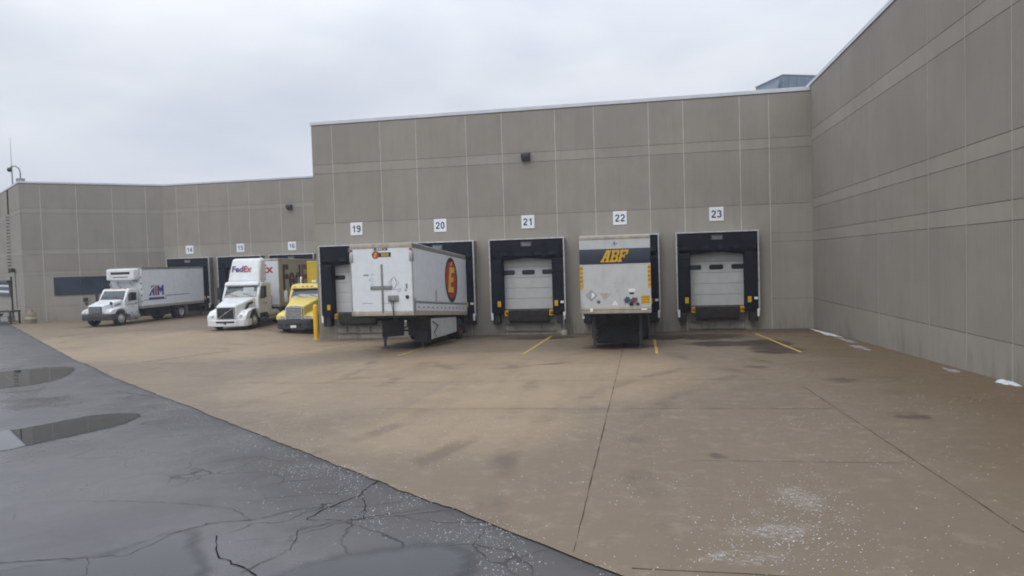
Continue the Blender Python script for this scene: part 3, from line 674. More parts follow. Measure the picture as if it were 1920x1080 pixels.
ordinal = {0:'23 in the corner, open with an empty bay', 1:'22 behind the white trailer with the navy band', 2:'21, empty bay between two trailers', 3:'20 behind the trailer with the red oval', 4:'19 beside the yellow bollard'}
for k, x in enumerate(DOCKX): shelter(x, 0, 'black padded dock shelter at dock '+ordinal[k])
for k, (x, q) in enumerate(zip(DOCKB, ('black dock shelter at dock 14 around the refrigerated box truck', 'black dock shelter at dock 15, behind the white highway tractor', 'black dock shelter at dock 16, hidden behind the trailer with the shade-toned side'))): shelter(x, 16, q)

def leveler(x, y, label):
    g = thing('dock_leveler', label, 'dock leveler', (x, y, 0), 0, 'dock levelers below the doors')
    mb = MB(); mb.yz([(-.035,1.16),(-.42,1.19),(-.50,1.10),(-.40,.56),(-.30,.50),(-.035,.5)], -1.0, 1.0); mb.build('lip_plate', 'lip', g, .02, 2)
    mb = MB()
    for q in (-.6, 0, .6): mb.box(q-.05, q+.05, -.53, -.40, 1.05, 1.14)
    mb.build('hinge', 'dark', g, .01, 1)
    for s in (-1, 1):
        mb = MB(); a, b = sorted((s*1.03, s*1.22))
        mb.box(a, b, -.42, -.38, .84, 1.10); mb.box(a, b, -.44, -.42, .84, .89); mb.box(a, b, -.38, -.034, 1.05, 1.10); mb.box(a+.02, a+.07, -.38, -.034, .84, .9)
        mb.build('toe_guard', 'safety_yellow', g, .008, 1)
    mb = MB(); mb.box(-1.25, 1.25, -.16, -.034, .40, .47); mb.box(-.75, -.69, -.12, -.034, .02, .4); mb.box(.55, .61, -.12, -.034, .02, .4); mb.box(-1.3, 1.3, -.10, -.034, .02, .09); mb.build('pit_frame', 'reveal', g, .008, 1)
    mb = MB()
    for s in (-1, 1): mb.box(min(s*1.28,s*1.75), max(s*1.28,s*1.75), -.1, -.034, -.3, .9)
    mb.build('curb_face', 'rail', g, .02, 1) if False else mb.bm.free()
    return g
for k, x in enumerate(DOCKX): leveler(x, 0, 'black steel leveler lip hanging under dock door %d, yellow toe guards' % (23-k))
for k, x in enumerate(DOCKB): leveler(x, 16, 'black leveler lip under the far dock door %d' % (14+k))

def sign(num, x, y, z):
    g = thing('dock_sign', 'square white wall sign with dark number %d' % num, 'sign', (x, y, z), 0, 'numbered dock signs')
    mb = MB(); mb.box(-.33, .33, -.062, -.031, -.33, .33); mb.build('board', 'sign', g, .008, 1)
    mb = MB(); mb.digits(str(num), (0, -.0625, 0), X, Z, .36); mb.build('lettering', 'ink', g)
for k in range(5): sign(23-k, -4.357-4.5646*k, 0, 5.53)
for num, x in ((14,-43.70),(15,-39.2),(16,-34.77)): sign(num, x, 16, 5.34)

def wall_lamp(x, y, z, label):
    g = thing('wall_lamp', label, 'light', (x, y, z), 0, 'wall pack lamps')
    mb = MB(); mb.yz([(-.031,.2),(-.30,.2),(-.36,.12),(-.34,0),(-.12,-.2),(-.031,-.2)], -.21, .21); mb.build('housing', 'lamp_dark', g, .015, 2)
    mb = MB(); mb.hexa([(-.17,-.365,.0),(.17,-.365,.0),(.17,-.30,-.02),(-.17,-.30,-.02),(-.17,-.375,.11),(.17,-.375,.11),(.17,-.34,.11),(-.17,-.34,.11)])
    mb.hexa([(-.17,-.14,-.19),(.17,-.14,-.19),(.17,-.12,-.17),(-.17,-.12,-.17),(-.17,-.35,-.01),(.17,-.35,-.01),(.17,-.32,.02),(-.17,-.32,.02)]); mb.build('lens', 'bumper_grey', g)
wall_lamp(-13.49, 0, 8.75, 'dark wall pack lamp high above dock 21')
wall_lamp(-34.81, 16, 8.36, 'dark wall pack lamp high on the far wall above dock 16')

# bollard at the wall end, drain pipe by dock 21
g = thing('bollard', 'tall bright yellow steel bollard at the wall corner', 'bollard', (-24.84, -.62, gz(-24.84, -.62)))
mb = MB(); mb.lathe([(.125,0),(.125,1.74),(.11,1.82),(.06,1.875),(0,1.89)], (0,0,0), Z, 20); mb.build('sleeve', 'safety_yellow', g)
mb = MB(); mb.lathe([(.2,-.01),(.2,.03),(.13,.035)], (0,0,0), Z, 20); mb.build('footing', 'tan_rail', g)
g = thing('standpipe', 'short grey pipe on a concrete foot right of dock 21', 'pipe', (-11.75, -.62, gz(-11.75, -.62)))
mb = MB(); mb.cyl((0,0,.15), (0,0,.95), .045, 12); mb.tube([(0,0,.93),(0,.12,.98),(0,.58,.98)], .045); mb.build('pipe', 'galv', g)
mb = MB(); mb.box(-.13,.13,-.13,.13,-.02,.22); mb.build('foot', 'tan_rail', g, .02, 2)
# roof top unit
g = thing('rooftop_unit', 'blue grey rooftop air unit with slanted intake hood', 'rooftop unit', (.55, 7.0, 11.2), R(22))
mb = MB(); mb.box(-1.35, 1.6, -1.35, 1.35, .0, 1.95); mb.build('casing', 'rtu', g, .03, 1)
mb = MB(); mb.yz([(-1.2,.35),(1.2,.35),(1.2,1.8),(-1.2,1.8)], -1.38, -1.352)
mb.xz([(-1.352,1.8),(-1.75,.75),(-1.75,.6),(-1.352,.6)], -1.1, 1.1, 0); mb.build('intake_hood', 'rtu', g, .01, 1)
mb = MB(); mb.box(-1.38, 1.63, -1.38, 1.38, 1.95, 2.0); mb.build('lid', 'coping', g, .01, 1)
mb = MB()
for k in range(5): mb.box(-1.0+.5*k, -.6+.5*k, -1.375, -1.352, .3, 1.8)
mb.build('louvre_panel', 'bumper_grey' if False else 'rtu', g, .008, 1)

# far left corner: antenna mast, camera, conduit, light, racks
def onL(s, z, d):
    p = Vector((A1.x, A1.y, 0))+Vector((LU.x, LU.y, 0))*s+Vector((nL.x, nL.y, 0))*d; return (p.x, p.y, z)
mb = MB(); b = onL(4.9, 10.7, -.3); mb.cyl(b, (b[0], b[1], 14.7), .03, 8, r2=.012); mb.cyl((b[0], b[1], 10.5), (b[0], b[1], 12.5), .05, 8)
tag(mb.build('antenna_mast', 'galv'), 'thin antenna mast on the roof at the far left', 'antenna')
g = thing('security_camera', 'dome camera hanging from a curved pole on the roof corner', 'camera', (-53.9, 10.7, 10.72))
mb = MB(); mb.tube([(0,0,-.1),(0,0,.75),(-.08,-.03,1.05),(-.3,-.1,1.22),(-.55,-.18,1.2),(-.68,-.22,1.08)], .05); mb.box(-.2,.2,-.2,.2,-.05,.28); mb.build('pole', 'galv', g)
mb = MB(); mb.lathe([(0,.16),(.12,.14),(.17,0),(.13,-.12),(0,-.19)], (-.7,-.23,.95), Z, 14); mb.build('dome', 'lamp_dark', g)
mb = MB(); mb.tube([onL(5.0, 10.5, .08), onL(5.1, 8.6, .08)], .05)
for k in range(18): 
    a, c = onL(5.0+.02*k, 8.4-.26*k, .05), onL(5.45+.02*k, 8.4-.26*k, .05); mb.tube([a, c, onL(5.45+.02*k, 8.4-.26*k, .22)], .035, 6)
mb.tube([onL(5.35, 3.6, .1), onL(5.4, 1.9, .1), onL(5.45, .1, .1)], .06)
tag(mb.build('conduit_rack', 'lamp_dark'), 'dark vertical conduit with ladder-like brackets on the end wall', 'conduit')
g = thing('flood_lamp', 'small dark lamp on a bracket beside the left building corner', 'light', onL(3.6, 4.1, .0))
mb = MB(); mb.box(-.16,.16,-.5,-.2,-.15,.16); mb.build('housing', 'lamp_dark', g, .03, 2); mb = MB(); mb.tube([(0,.1,0),(0,-.2,0)], .04); mb.tube([(.05,-.15,-.1),(.08,-.15,-3.0)], .035); mb.build('bracket', 'galv', g)
def rack(label, ox, oy, w, h0, h1, n, mn, gp=None):
    g = thing('storage_rack', label, 'rack', (ox, oy, gz(ox, oy, False)), R(142), gp)
    mb = MB()
    for sx in (0, w):
        for sy in (0, .9): mb.box(sx-.04, sx+.04, sy-.04, sy+.04, 0, h1)
    mb.box(0, w, 0, .9, h0, h0+.08); mb.box(0, w, -.02, .02, h1-.1, h1); mb.build('frame', 'lamp_dark', g, .008, 1)
    return g
# blue dock curtain with two white bands on the end wall
g = thing('dock_curtain', 'blue roll-up curtain with two white stripes at far left', 'curtain', onL(0, 0, 0))
mb = MB(); P_ = lambda s, z, d: tuple(Vector(onL(s, z, d))-Vector(onL(0, 0, 0)))
def lbox(mb, s0, s1, z0, z1, d0, d1, mi=0): mb.prism([(s0,z0),(s1,z0),(s1,z1),(s0,z1)], lambda p, q, w: P_(p, q, w), d0, d1, mi)
lbox(mb, 5.6, 13, 2.1, 3.15, .04, .22); mb.build('curtain', mat('slate blue fabric', (.06,.075,.115), .6), g)
mb = MB()
for q in range(9):
    for zz in (2.78, 2.3): lbox(mb, 5.9+.75*q, 6.5+.75*q, zz, zz+.18, .2, .235)
mb.build('stripe', 'lbl_white', g)
mb = MB(); lbox(mb, 5.4, 13, 3.15, 3.32, .04, .4); mb.build('hood', 'lamp_dark', g)
gx, gy = -54.6, 9.25
g = thing('steel_table', 'dark steel work table with clutter below by the left corner', 'table', (gx, gy, gz(gx, gy, False)))
mb = MB(); mb.box(-1.1,1.1,-.45,.45,.86,.98); mb.build('table_top', 'lamp_dark', g, .01, 1)
for sx in (-1.0, 1.0):
    for sy in (-.38, .38): mb = MB(); mb.box(sx-.05,sx+.05,sy-.05,sy+.05,0,.86); mb.build('leg', 'lamp_dark', g)
mb = MB(); mb.box(-1.0,1.0,-.38,.38,.14,.18); mb.build('lower_shelf', 'lamp_dark', g)
mb = MB(); mb.box(-.95,-.35,-.3,.3,.0,.52); mb.box(-.99,-.31,-.34,.34,.50,.56); tag(mb.build('parcel', 'wood', None, .01, 1), 'small brown carton under the steel table', 'box').location = (gx, gy, gz(gx, gy, False)+.185)
mb = MB(); mb.box(-.2,.45,-.3,.3,.0,.38); mb.box(-.1,.3,-.31,-.3,.08,.3); tag(mb.build('tool_case', 'rail', None, .015, 1), 'grey tool case under the steel table', 'case').location = (gx+.25, gy, gz(gx, gy, False)+.185)
g = thing('salt_barrel', 'faded tan barrel with a heap on top beside the left wall', 'barrel', (-52.3, 9.35, gz(-52.3, 9.35, False)))
mb = MB(); mb.lathe([(0,0),(.33,0),(.36,.2),(.36,.45),(.33,.62),(.0,.62)], (0,0,0), Z, 18); mb.build('drum', 'wood', g)
mb = MB(); mb.lathe([(.36,.3),(.38,.32),(.38,.44),(.36,.46)], (0,0,0), Z, 18); mb.build('hoop', 'cream', g); mb = MB(); mb.lathe([(.3,.62),(.2,.85),(.07,1.05),(.05,1.15),(0,1.16)], (0,0,0), Z, 12); mb.build('cone_top', 'wood', g)

# ------------------------------------------------------------------ vehicles
def wheel(par, x, y, zc, r=.5, w=.28, s=1, rim='rim', dish=False, name='wheel'):
    mb = MB(); q = w/2
    mb.lathe([(r*.56,-q*.9),(r*.62,-q),(r*.90,-q),(r*.985,-q*.8),(r,-q*.7),(r,-q*.25),(r*.975,-q*.22),(r*.975,-q*.14),(r,-q*.1),(r,q*.1),(r*.975,q*.14),(r*.975,q*.22),(r,q*.25),(r,q*.7),(r*.985,q*.8),(r*.9,q),(r*.62,q),(r*.56,q*.9)], (x, y, zc), X, 28)
    t = mb.build(name, 'rubber', par)
    mb = MB(); a = Vector((s, 0, 0)); o = Vector((x, y, zc))
    if dish: pr = [(r*.58,q*.98),(r*.55,q*.95),(r*.52,q*.1),(r*.36,-q*.1),(r*.30,q*.1),(r*.22,q*.15),(r*.2,q*.7),(r*.12,q*.8),(0,q*.82)]
    else: pr = [(r*.58,q*.98),(r*.54,q*1.0),(r*.52,q*.75),(r*.44,q*.8),(r*.34,q*1.05),(r*.24,q*1.05),(r*.22,q*1.35),(r*.1,q*1.5),(0,q*1.5)]
    mb.lathe(pr, o, a, 24)
    h = q*(.45 if dish else .93)
    for k in range(8):
        an = 2*math.pi*k/8; c = o+Vector((0, math.cos(an)*r*.43, math.sin(an)*r*.43))+a*h
        if not dish: mb.cyl(c-a*.02, c+a*.014, r*.055, 8, 1)
    mb.build('rim', [rim, 'dark'], t)
    return t
def arc(cy, cz, r, a0, a1, n=9): return [(cy+r*math.cos(R(a0+(a1-a0)*k/n)), cz+r*math.sin(R(a0+(a1-a0)*k/n))) for k in range(n+1)]

def trailer_box(g, L, w, zf0, zf1, zr0, zr1, front, side, rail, toprail=.14, botrail=.17, post='rail', ribs=0, roof='coping', sidetop=None):
    """van trailer body from y=0 (nose) to y=L; floor and roof follow the slope from nose to tail"""
    def fn(v):
        t = v.y/L; a, b = zf0+(zr0-zf0)*t, zf1+(zr1-zf1)*t
        return (v.x, v.y, a+(b-a)*v.z)
    H = zf1-zf0; tr, br = toprail/H, botrail/H; h = w/2
    mb = MB(); mb.box(-h+.045, h-.045, .0, .03, br, 1-tr); nose = mb.build('nose_panel', front, g, fn=fn)
    for s in (-1, 1):
        mb = MB(); a, b = sorted((s*(h-.03), s*(h-.006))); n = max(1, int(L/1.2)); mb.box(a, b, .05, L, br, 1-tr)
        for k in range(1, n):
            if ribs: a2, b2 = sorted((s*(h-.006), s*(h-.001))); mb.box(a2, b2, k*L/n-.02, k*L/n+.02, br, 1-tr)
        mb.build('side_panel', side, g, fn=fn)
    mb = MB()
    mb.box(-h, h, -.02, .05, 1-tr, 1); mb.box(-h, -h+.04, .05, L, 1-tr, 1, 1); mb.box(h-.04, h, .05, L, 1-tr, 1, 1); mb.build('top_rail', [rail, sidetop or rail], g, .012, 1, fn=fn)
    mb = MB()
    mb.box(-h, h, -.025, .05, 0, br); mb.box(-h, -h+.05, .05, L, 0, br); mb.box(h-.05, h, .05, L, 0, br); mb.box(-h+.05, h-.05, .05, L, br*.35, br); mb.build('bottom_rail', rail, g, .01, 1, fn=fn)
    for a, b in ((-h, -h+.05), (h-.05, h)): mb = MB(); mb.box(a, b, -.012, .06, br, 1-tr); mb.build('corner_post', post, g, .015, 2, fn=fn)
    mb = MB(); mb.box(-h+.02, h-.02, .02, L, 1-.02/H, 1+.015/H); mb.build('roof', roof, g, fn=fn)
    mb = MB(); mb.box(-h+.03, h-.03, L-.06, L-.01, br, 1-tr); mb.build('rear_door', front, g, fn=fn)
    mb = MB()
    for k in range(int(L/.6)): mb.box(-h+.06, h-.06, .3+.6*k, .36+.6*k, -.09/H, 0)
    mb.box(-.5, -.4, .2, L-.2, -.2/H, -.09/H); mb.box(.4, .5, .2, L-.2, -.2/H, -.09/H); mb.build('crossmember', 'dark', g, fn=fn)
    return fn
def local_gz(g, x, y):
    c, s = math.cos(g.rotation_euler.z), math.sin(g.rotation_euler.z)
    return gz(g.location.x+c*x-s*y, g.location.y+s*x+c*y, False)-g.location.z
def landing_gear(g, y, zt, hw=.88, plate=True):
    for s in (-1, 1):
        z0 = local_gz(g, s*hw, y); mb = MB()
        mb.box(s*hw-.07, s*hw+.07, y-.07, y+.07, z0+.38, zt); mb.box(s*hw-.05, s*hw+.05, y-.05, y+.05, z0+.03, z0+.4)
        mb.box(s*hw-.14, s*hw+.14, y-.13, y+.13, z0, z0+.04); mb.build('landing_leg', 'bumper_grey', g, .01, 1)
    mb = MB(); z0 = local_gz(g, 0, y)
    mb.tube([(-hw,y+.05,z0+.75),(hw,y+.05,z0+.75)], .04); mb.tube([(-hw,y+.08,z0+.55),(-.2,y+.9,zt)], .035); mb.tube([(hw,y+.08,z0+.55),(.2,y+.9,zt)], .035)
    mb.tube([(-hw,y+.02,z0+.45),(hw,y+.02,zt-.1)], .03); mb.tube([(hw+.08,y-.1,z0+.8),(hw+.3,y-.1,z0+.8),(hw+.3,y-.1,z0+.55)], .018); mb.build('gear_brace', 'dark', g)
def axle(g, y, hw=1.12, r=.5, rim='rim_dark', zt=1.0, flap=True):
    z = local_gz(g, 0, y)+r-.01
    mb = MB(); mb.cyl((-hw,y,z), (hw,y,z), .07, 12); mb.box(-.6,-.48,y-.55,y+.55,z+.05,z+.25); mb.box(.48,.6,y-.55,y+.55,z+.05,z+.25)
    for s in (-1, 1): mb.box(s*.54-.1, s*.54+.1, y-.12, y+.12, z+.2, zt)
    mb.build('axle', 'dark', g)
    for s in (-1, 1):
        wheel(g, s*(hw-.02), y, z, r, .27, s, rim, True); wheel(g, s*(hw-.36), y, z, r, .27, s, rim, True)
        if flap:
            mb = MB(); a, b = sorted((s*(hw-.5), s*(hw+.12))); mb.box(a, b, y+.68, y+.69, z-.3, zt); mb.build('mud_flap', 'rubber', g)

# --- trailer with the red oval at dock 20
tx, ty = -18.10, -8.45
g = thing('semi_trailer', 'white pup trailer with red oval emblem on its side, nose raised', 'trailer', (tx, ty, gz(tx, ty)), R(-1.2), 'parked trailers at the docks')
z0 = g.location.z; L = 8.0; w = 2.62
fn = trailer_box(g, L, w, 1.56-z0, 4.42-z0, .93-z0, 3.90-z0, 'trailer_white', 'trailer_white', 'tan_rail', .18, .19, 'rail', sidetop='lbl_grey')
h = w/2; FH = 4.42-1.56
def nz(z): return z/FH      # metres above the floor -> box fraction
mb = MB(); mb.box(-.02, .06, -.03, -.002, .03, .715); mb.box(-.48, .42, -.028, -.001, .36, .415); mb.build('nose_brace', 'lbl_grey', g, .006, 1, fn=fn)
mb = MB(); mb.box(.25, .69, -.055, -.001, .195, .28)
mb.box(.40, .55, -.09, -.055, .20, .25); mb.build('gladhand_panel', 'lbl_grey', g, .008, 1, fn=fn)
mb = MB(); mb.tube([(.48,-.08,.2),(.5,-.11,.12),(.47,-.08,.03),(.49,-.03,-.05)], .022); mb.tube([(.36,-.06,.22),(.42,-.09,.15),(.46,-.07,.05)], .012); mb.build('air_line', 'dark', g, fn=fn)
def fr(mb, x0, x1, a, b, mi=0, e=.004): mb.box(x0, x1, -e, .001, a, b, mi)
mb = MB(); fr(mb, -.28, .28, .905, .955); num = mb.build('number_board', 'black_ink', g, fn=fn)
mb = MB(); mb.digits('288672', (0,-.0045,.93), X, (0,0,1/FH), .098, st=.16); mb.build('lettering', 'lbl_white', num, fn=fn)
mb = MB(); e = [(math.cos(2*math.pi*k/24)*.155, math.sin(2*math.pi*k/24)*.155) for k in range(24)]
mb.poly(e, (-.22,0,.845), X, (0,0,1/FH), .006, 0); mb.poly([(a*.84, b*.84) for a, b in e], (-.22,0,.845), X, (0,0,1/FH), .008, 1)
mb.poly([(-.14,-.09),(.42,-.09),(.42,.09),(-.14,.09)], (0,0,.845), X, (0,0,1/FH), .004, 0)
mb.poly([(.02,-.055),(.32,-.055),(.32,.055),(.02,.055)], (0,0,.845), X, (0,0,1/FH), .007, 2); mb.text('ESTES', (.17,-.0075,.845), X, (0,0,1/FH), .07, 3, width=.24, bold=.01)
mb.text('E', (-.22,-.0085,.845), X, (0,0,1/FH), .17, 2, bold=.03, shear=.25); mb.build('nose_emblem', ['black_ink','red','orange','black_ink'], g, fn=fn)
mb = MB()     # decals, placard holder and scuffs
for x0, z, ww in ((-.85,.175,.32),(-.6,.172,.2),(.32,.36,.5),(-.05,.17,.35),(.62,.335,.16)): fr(mb, x0, x0+ww, z, z+.006, 0)
def diamond(mb, cx, cz, r, mi, e=.006, th=.012):
    for k in range(4):
        a, b = [(r,0),(0,r),(-r,0),(0,-r)][k], [(r,0),(0,r),(-r,0),(0,-r)][(k+1) % 4]; q = 1-th/r*1.6
        mb.poly([a, b, (b[0]*q, b[1]*q), (a[0]*q, a[1]*q)], (cx,0,cz), X, (0,0,1/FH), e, mi)
mb.build('scuff_mark', 'lbl_grey', g, fn=fn); mb = MB(); diamond(mb, .50, .455, .24, 0)
for k in range(4): a = R(90*k+45); mb.poly([(-.05,-.012),(.05,-.012),(.05,.012),(-.05,.012)], (.5+.13*math.cos(a),0,.455+.13*math.sin(a)/FH), (math.cos(a+1.57),0,math.sin(a+1.57)), (-math.sin(a+1.57),0,math.cos(a+1.57)*1/FH), .006, 0, .004)
mb.build('placard_holder', 'lbl_grey', g, fn=fn)
for q in ((.40,.62,.30,.34,'lbl_white'),(1.0,1.07,.37,.44,'lbl_grey'),(.95,1.02,.335,.36,'lbl_grey')): mb = MB(); fr(mb, *q[:4], 0, .008); mb.build('sticker', q[4], g, fn=fn)
mb = MB() # fr(mb, 1.0,1.07,.37,.44,0); fr(mb, .95,1.02,.335,.36,0)
for k in range(14): 
    xx = -.78+random.uniform(0,.42); zz = .555+random.uniform(0,.03); fr(mb, xx, xx+random.uniform(.02,.09), zz, zz+random.uniform(.003,.012), 0)
for k in range(5): fr(mb, -.45, -.40+random.uniform(0,.05), .36+.04*k, .364+.04*k, 0, .0035)
fr(mb, -.52,-.47,.49,.51,0)
mb.build('scuff_mark', 'lbl_grey', g, fn=fn)
mb = MB(); mb.lathe([(.075,0),(.075,.02),(.05,.022),(0,.022)], (1.05,0,.255), (0,-1,0), 16); mb.build('vent_cap', 'dark', g, fn=lambda v: fn(v) if abs(v.z-.255) < .02 else (v.x, v.y, fn(Vector((v.x, v.y, .255)))[2]+(v.z-.255)))
for s in (-1, 1):
    mb = MB(); a, b = sorted((s*(h-.13), s*(h+.012))); mb.box(a, b, -.03, .16, .745, .88); mb.build('corner_cap', 'silver', g, .015, 1, fn=fn)
    mb = MB(); c = fn(Vector((s*(h-.07), 0, .915))); mb.lathe([(.05,0),(.045,.03),(0,.04)], c, (0,-1,0), 12); mb.build('marker_lamp', 'red_lens', g)
mb = MB(); mb.box(h-.002, h+.014, -.02, L, .135+.04, .205); mb.box(h-.002, h+.008, -.02, .25, .0, .24); mb.build('side_rail', 'silver', g, .004, 1, fn=fn)
mb = MB()
for k in range(26):
    y0 = .2+k*.3; mb.box(h+.0, h+.006, y0, y0+.15, .105, .125, k % 2)
mb.build('reflective_tape', ['lbl_white','red'], g, fn=fn)
# big round emblem on the right flank (seen side)
U, V = Vector((0,1,0)), Vector((0,0,1/FH)); oc = (h-.006, 5.25, .56)
e = [(math.cos(2*math.pi*k/48), math.sin(2*math.pi*k/48)) for k in range(48)]
mb = MB(); mb.poly([(a*1.0, b*1.02) for a, b in e], oc, U, V, .007, 0); mb.poly([(a*.83, b*.85) for a, b in e], oc, U, V, .011, 1)
sh = lambda pts, dx=0, dy=0: [(x+dx+.16*y, y+dy) for x, y in pts]
sc_ = .93; Eg = [(-.5,-.62),(.42,-.62),(.46,-.34),(-.08,-.34),(-.05,-.12),(.36,-.12),(.38,.12),(-.03,.12),(0,.34),(.5,.34),(.55,.62),(-.36,.62)]
Eg = [(x*sc_, y*sc_) for x, y in Eg]; mb.poly(sh(Eg, .03, -.05), oc, U, V, .013, 0); mb.poly(sh(Eg, 0, .0), oc, U, V, .017, 2)
mb.poly([(-.16,.66),(.14,.66),(.34,.86),(.12,.80)], oc, U, V, .015, 2); mb.build('side_emblem', ['black_ink','red','orange'], g, fn=fn)
mb = MB(); mb.tube([(h+.01,2.75,.21),(h+.02,2.75,.34),(h+.01,2.85,.38),(h+.01,2.95,.30),(h+.01,2.9,.21)], .012, 6); mb.build('side_handle', 'silver', g, fn=fn)
landing_gear(g, 2.25, 1.30-z0+.05, .86)
mb = MB()      # dark panel at left; other plate and box fill in shade beside the leg
zg = local_gz(g, 0, 1.9)
mb.xz([(-.98,1.34),(.14,1.34),(.10,1.0),(.08,.55),(-.90,.47),(-.90,.98)], 2.05, 2.08); mb.xz([(.24,1.34),(1.12,1.34),(1.12,.26),(.55,.26),(.50,.5),(.27,.56)], 2.08, 2.12); mb.build('gear_shade_plate', 'dark', g, .004, 1, fn=lambda v: (v.x, v.y, v.z+zg))
mb = MB(); mb.box(.92, 1.18, 2.12, 2.5, zg+.26, zg+1.24); mb.build('gear_shade_box', 'dark', g, .02, 1)  # dark block shaped to give the shade around the right leg
mb = MB(); mb.hexa([(h-.10,2.3,.38),(h-.06,2.3,.38),(h-.06,6.05,.32),(h-.10,6.05,.32),(h-.10,2.3,1.27),(h-.06,2.3,1.27),(h-.06,6.05,1.02),(h-.10,6.05,1.02)]); mb.build('side_skirt', 'grey_white', g, .01, 1, fn=lambda v: (v.x, v.y, v.z+zg-.03))
mb = MB(); mb.tube([(h-.04,2.4,1.10+zg),(h-.03,3.1,.88+zg),(h-.03,2.5,.62+zg),(h-.03,2.85,.42+zg)], .022, 6); mb.build('air_hose', 'dark', g)
axle(g, 6.75, 1.14, .5, 'rim_dark', .95-z0)

# --- trailer with the navy band at dock 22
tx, ty = -8.93, -8.95
g = thing('semi_trailer', 'off-white pup trailer with navy band and gold letters on its nose', 'trailer', (tx, ty, gz(tx, ty)), R(0), 'parked trailers at the docks')
z0 = g.location.z; L = 8.5; w = 2.56; h = w/2; FH = 4.38-1.54
fn = trailer_box(g, L, w, 1.54-z0, 4.38-z0, 1.1-z0, 3.94-z0, 'grey_white', 'grey_white', 'tan_rail', .13, .24, 'grey_white')
mb = MB(); mb.box(-h-.002, h+.002, -.016, .07, .640, .833); mb.build('navy_band', 'navy', g, .004, 1, fn=fn)
def G_(ps, x0, mi=0, e=0): pass
def abf(o, Hh):
    mb = MB(); V = Vector((0,0,1/FH)); sk = .32
    A = [[(0,0),(.34,0),(.34,.16),(.28,.16),(.50,.84),(.38,1),(.30,1),(.06,.16),(0,.16)],
         [(.30,.84),(.72,.84),(.72,1),(.30,1)], [(.50,.16),(.72,.16),(.72,.86),(.50,.86)], [(.44,0),(.80,0),(.80,.16),(.44,.16)], [(.2,.34),(.6,.34),(.6,.49),(.2,.49)]]
    B = [[(0,0),(.62,0),(.62,.16),(0,.16)], [(0,.84),(.62,.84),(.62,1),(0,1)], [(.08,.1),(.30,.1),(.30,.9),(.08,.9)], [(.2,.43),(.6,.43),(.6,.57),(.2,.57)],
         [(.56,0),(.70,.05),(.76,.16),(.76,.36),(.70,.47),(.56,.5),(.54,.38),(.54,.12)], [(.56,.5),(.68,.54),(.74,.64),(.74,.85),(.68,.95),(.56,1),(.54,.88),(.54,.62)]]
    F = [[(0,0),(.40,0),(.40,.16),(0,.16)], [(.08,.1),(.30,.1),(.30,.9),(.08,.9)], [(0,.84),(.80,.84),(.80,1),(0,1)], [(.62,.62),(.80,.62),(.80,.9),(.62,.9)], [(.2,.42),(.56,.42),(.56,.57),(.2,.57)], [(.48,.32),(.58,.32),(.58,.68),(.48,.68)]]
    k = 0
    for gl, x0 in ((A, 0), (B, .84), (F, 1.62)):
        for p in gl:
            k += 1
            mb.poly([((x+x0-1.21+sk*(y-.5))*Hh*.86, (y-.5)*Hh) for x, y in p], o, X, V, .004+.0012*(k % 9), 0, .003)
    return mb
abf((.0,-.017,.738), .44).build('lettering', 'gold', g, fn=fn)
for s in (-1, 1):
    mb = MB(); x = s*(h-.055); fr(mb, x-.05, x+.05, .32, .615, 0, .018)
    for k, ch in enumerate('85867'): mb.digits(ch, (x, -.0185, .585-.055*k), (0,0,-1/FH), (1,0,0), .085, 1, st=.2)
    mb.build('number_strip', ['gold','black_ink'], g, fn=fn)
mb = MB()
diamond(mb, -.88, .235, .21, 0, .006, .02); mb.poly([(-.16,0),(0,.16),(.16,0),(0,-.16)], (-.88,0,.235), X, (0,0,1/FH), .005, 1)
mb.poly([(-.02,-.12),(.1,-.02),(.1,.06),(.0,.12)], (-.86,0,.235), X, (0,0,1/FH), .0065, 3)
mb.build('placard_holder', ['lbl_grey','silver','tan_rail','lbl_white','black_ink'], g, fn=fn); mb = MB(); mb.poly([(-.2,.1),(.15,.1),(-.01,-.13)], (-.40,0,.23), X, (0,0,1/FH), .005, 2); mb.poly([(-.01,-.13),(.22,.1),(.235,.09),(0,-.145)], (-.40,0,.225), X, (0,0,1/FH), .006, 0)
mb.build('triangle_decal', ['lbl_grey','silver','tan_rail','lbl_white','black_ink'], g, fn=fn); mb = MB()
e = [(math.cos(2*math.pi*k/20)*.065, math.sin(2*math.pi*k/20)*.065) for k in range(20)]
mb.poly(e, (-.62,0,.15), X, (0,0,1/FH), .006, 4); mb.poly([(a*.5, b*.5) for a, b in e], (-.62,0,.15), X, (0,0,1/FH), .008, 0)
mb.build('round_decal', ['lbl_grey','silver','tan_rail','lbl_white','black_ink'], g, fn=fn); mb = MB(); mb.poly([(-.12,-.08),(.12,-.08),(0,.1)], (-.02,0,.135), X, (0,0,1/FH), .006, 3)
mb.build('triangle_decal', ['lbl_grey','silver','tan_rail','lbl_white','black_ink'], g, fn=fn); mb = MB()
for k in range(3): fr(mb, -.06+.03*k, .05+.02*k, .39-.052*k, .394-.052*k, 0)
mb.build('scuff_mark', 'lbl_grey', g, fn=fn); mb = MB(); fr(mb, .48, .70, .27, .315, 3); mb.poly([(-.1,.04),(.1,.04),(.06,-.04),(-.06,-.04)], (.585,0,.255), X, (0,0,1/FH), .008, 4)
mb.build('document_box', ['lbl_grey','silver','tan_rail','lbl_white','black_ink'], g, fn=fn); mb = MB(); fr(mb, -.03,.04,.895,.92,0)
for k in range(6): xx = -.1+random.uniform(0,.22); fr(mb, xx, xx+.04, .87+random.uniform(0,.03), .875+random.uniform(.0,.03)+.004, 0, .0035)
mb.build('worn_decal', 'lbl_grey', g, fn=fn)
mb = MB(); mb.text('78 58', (.66,-.0215,.975), X, (0,0,1/FH), .06, 0, width=.3); mb.build('lettering', 'lbl_grey', g, fn=fn)
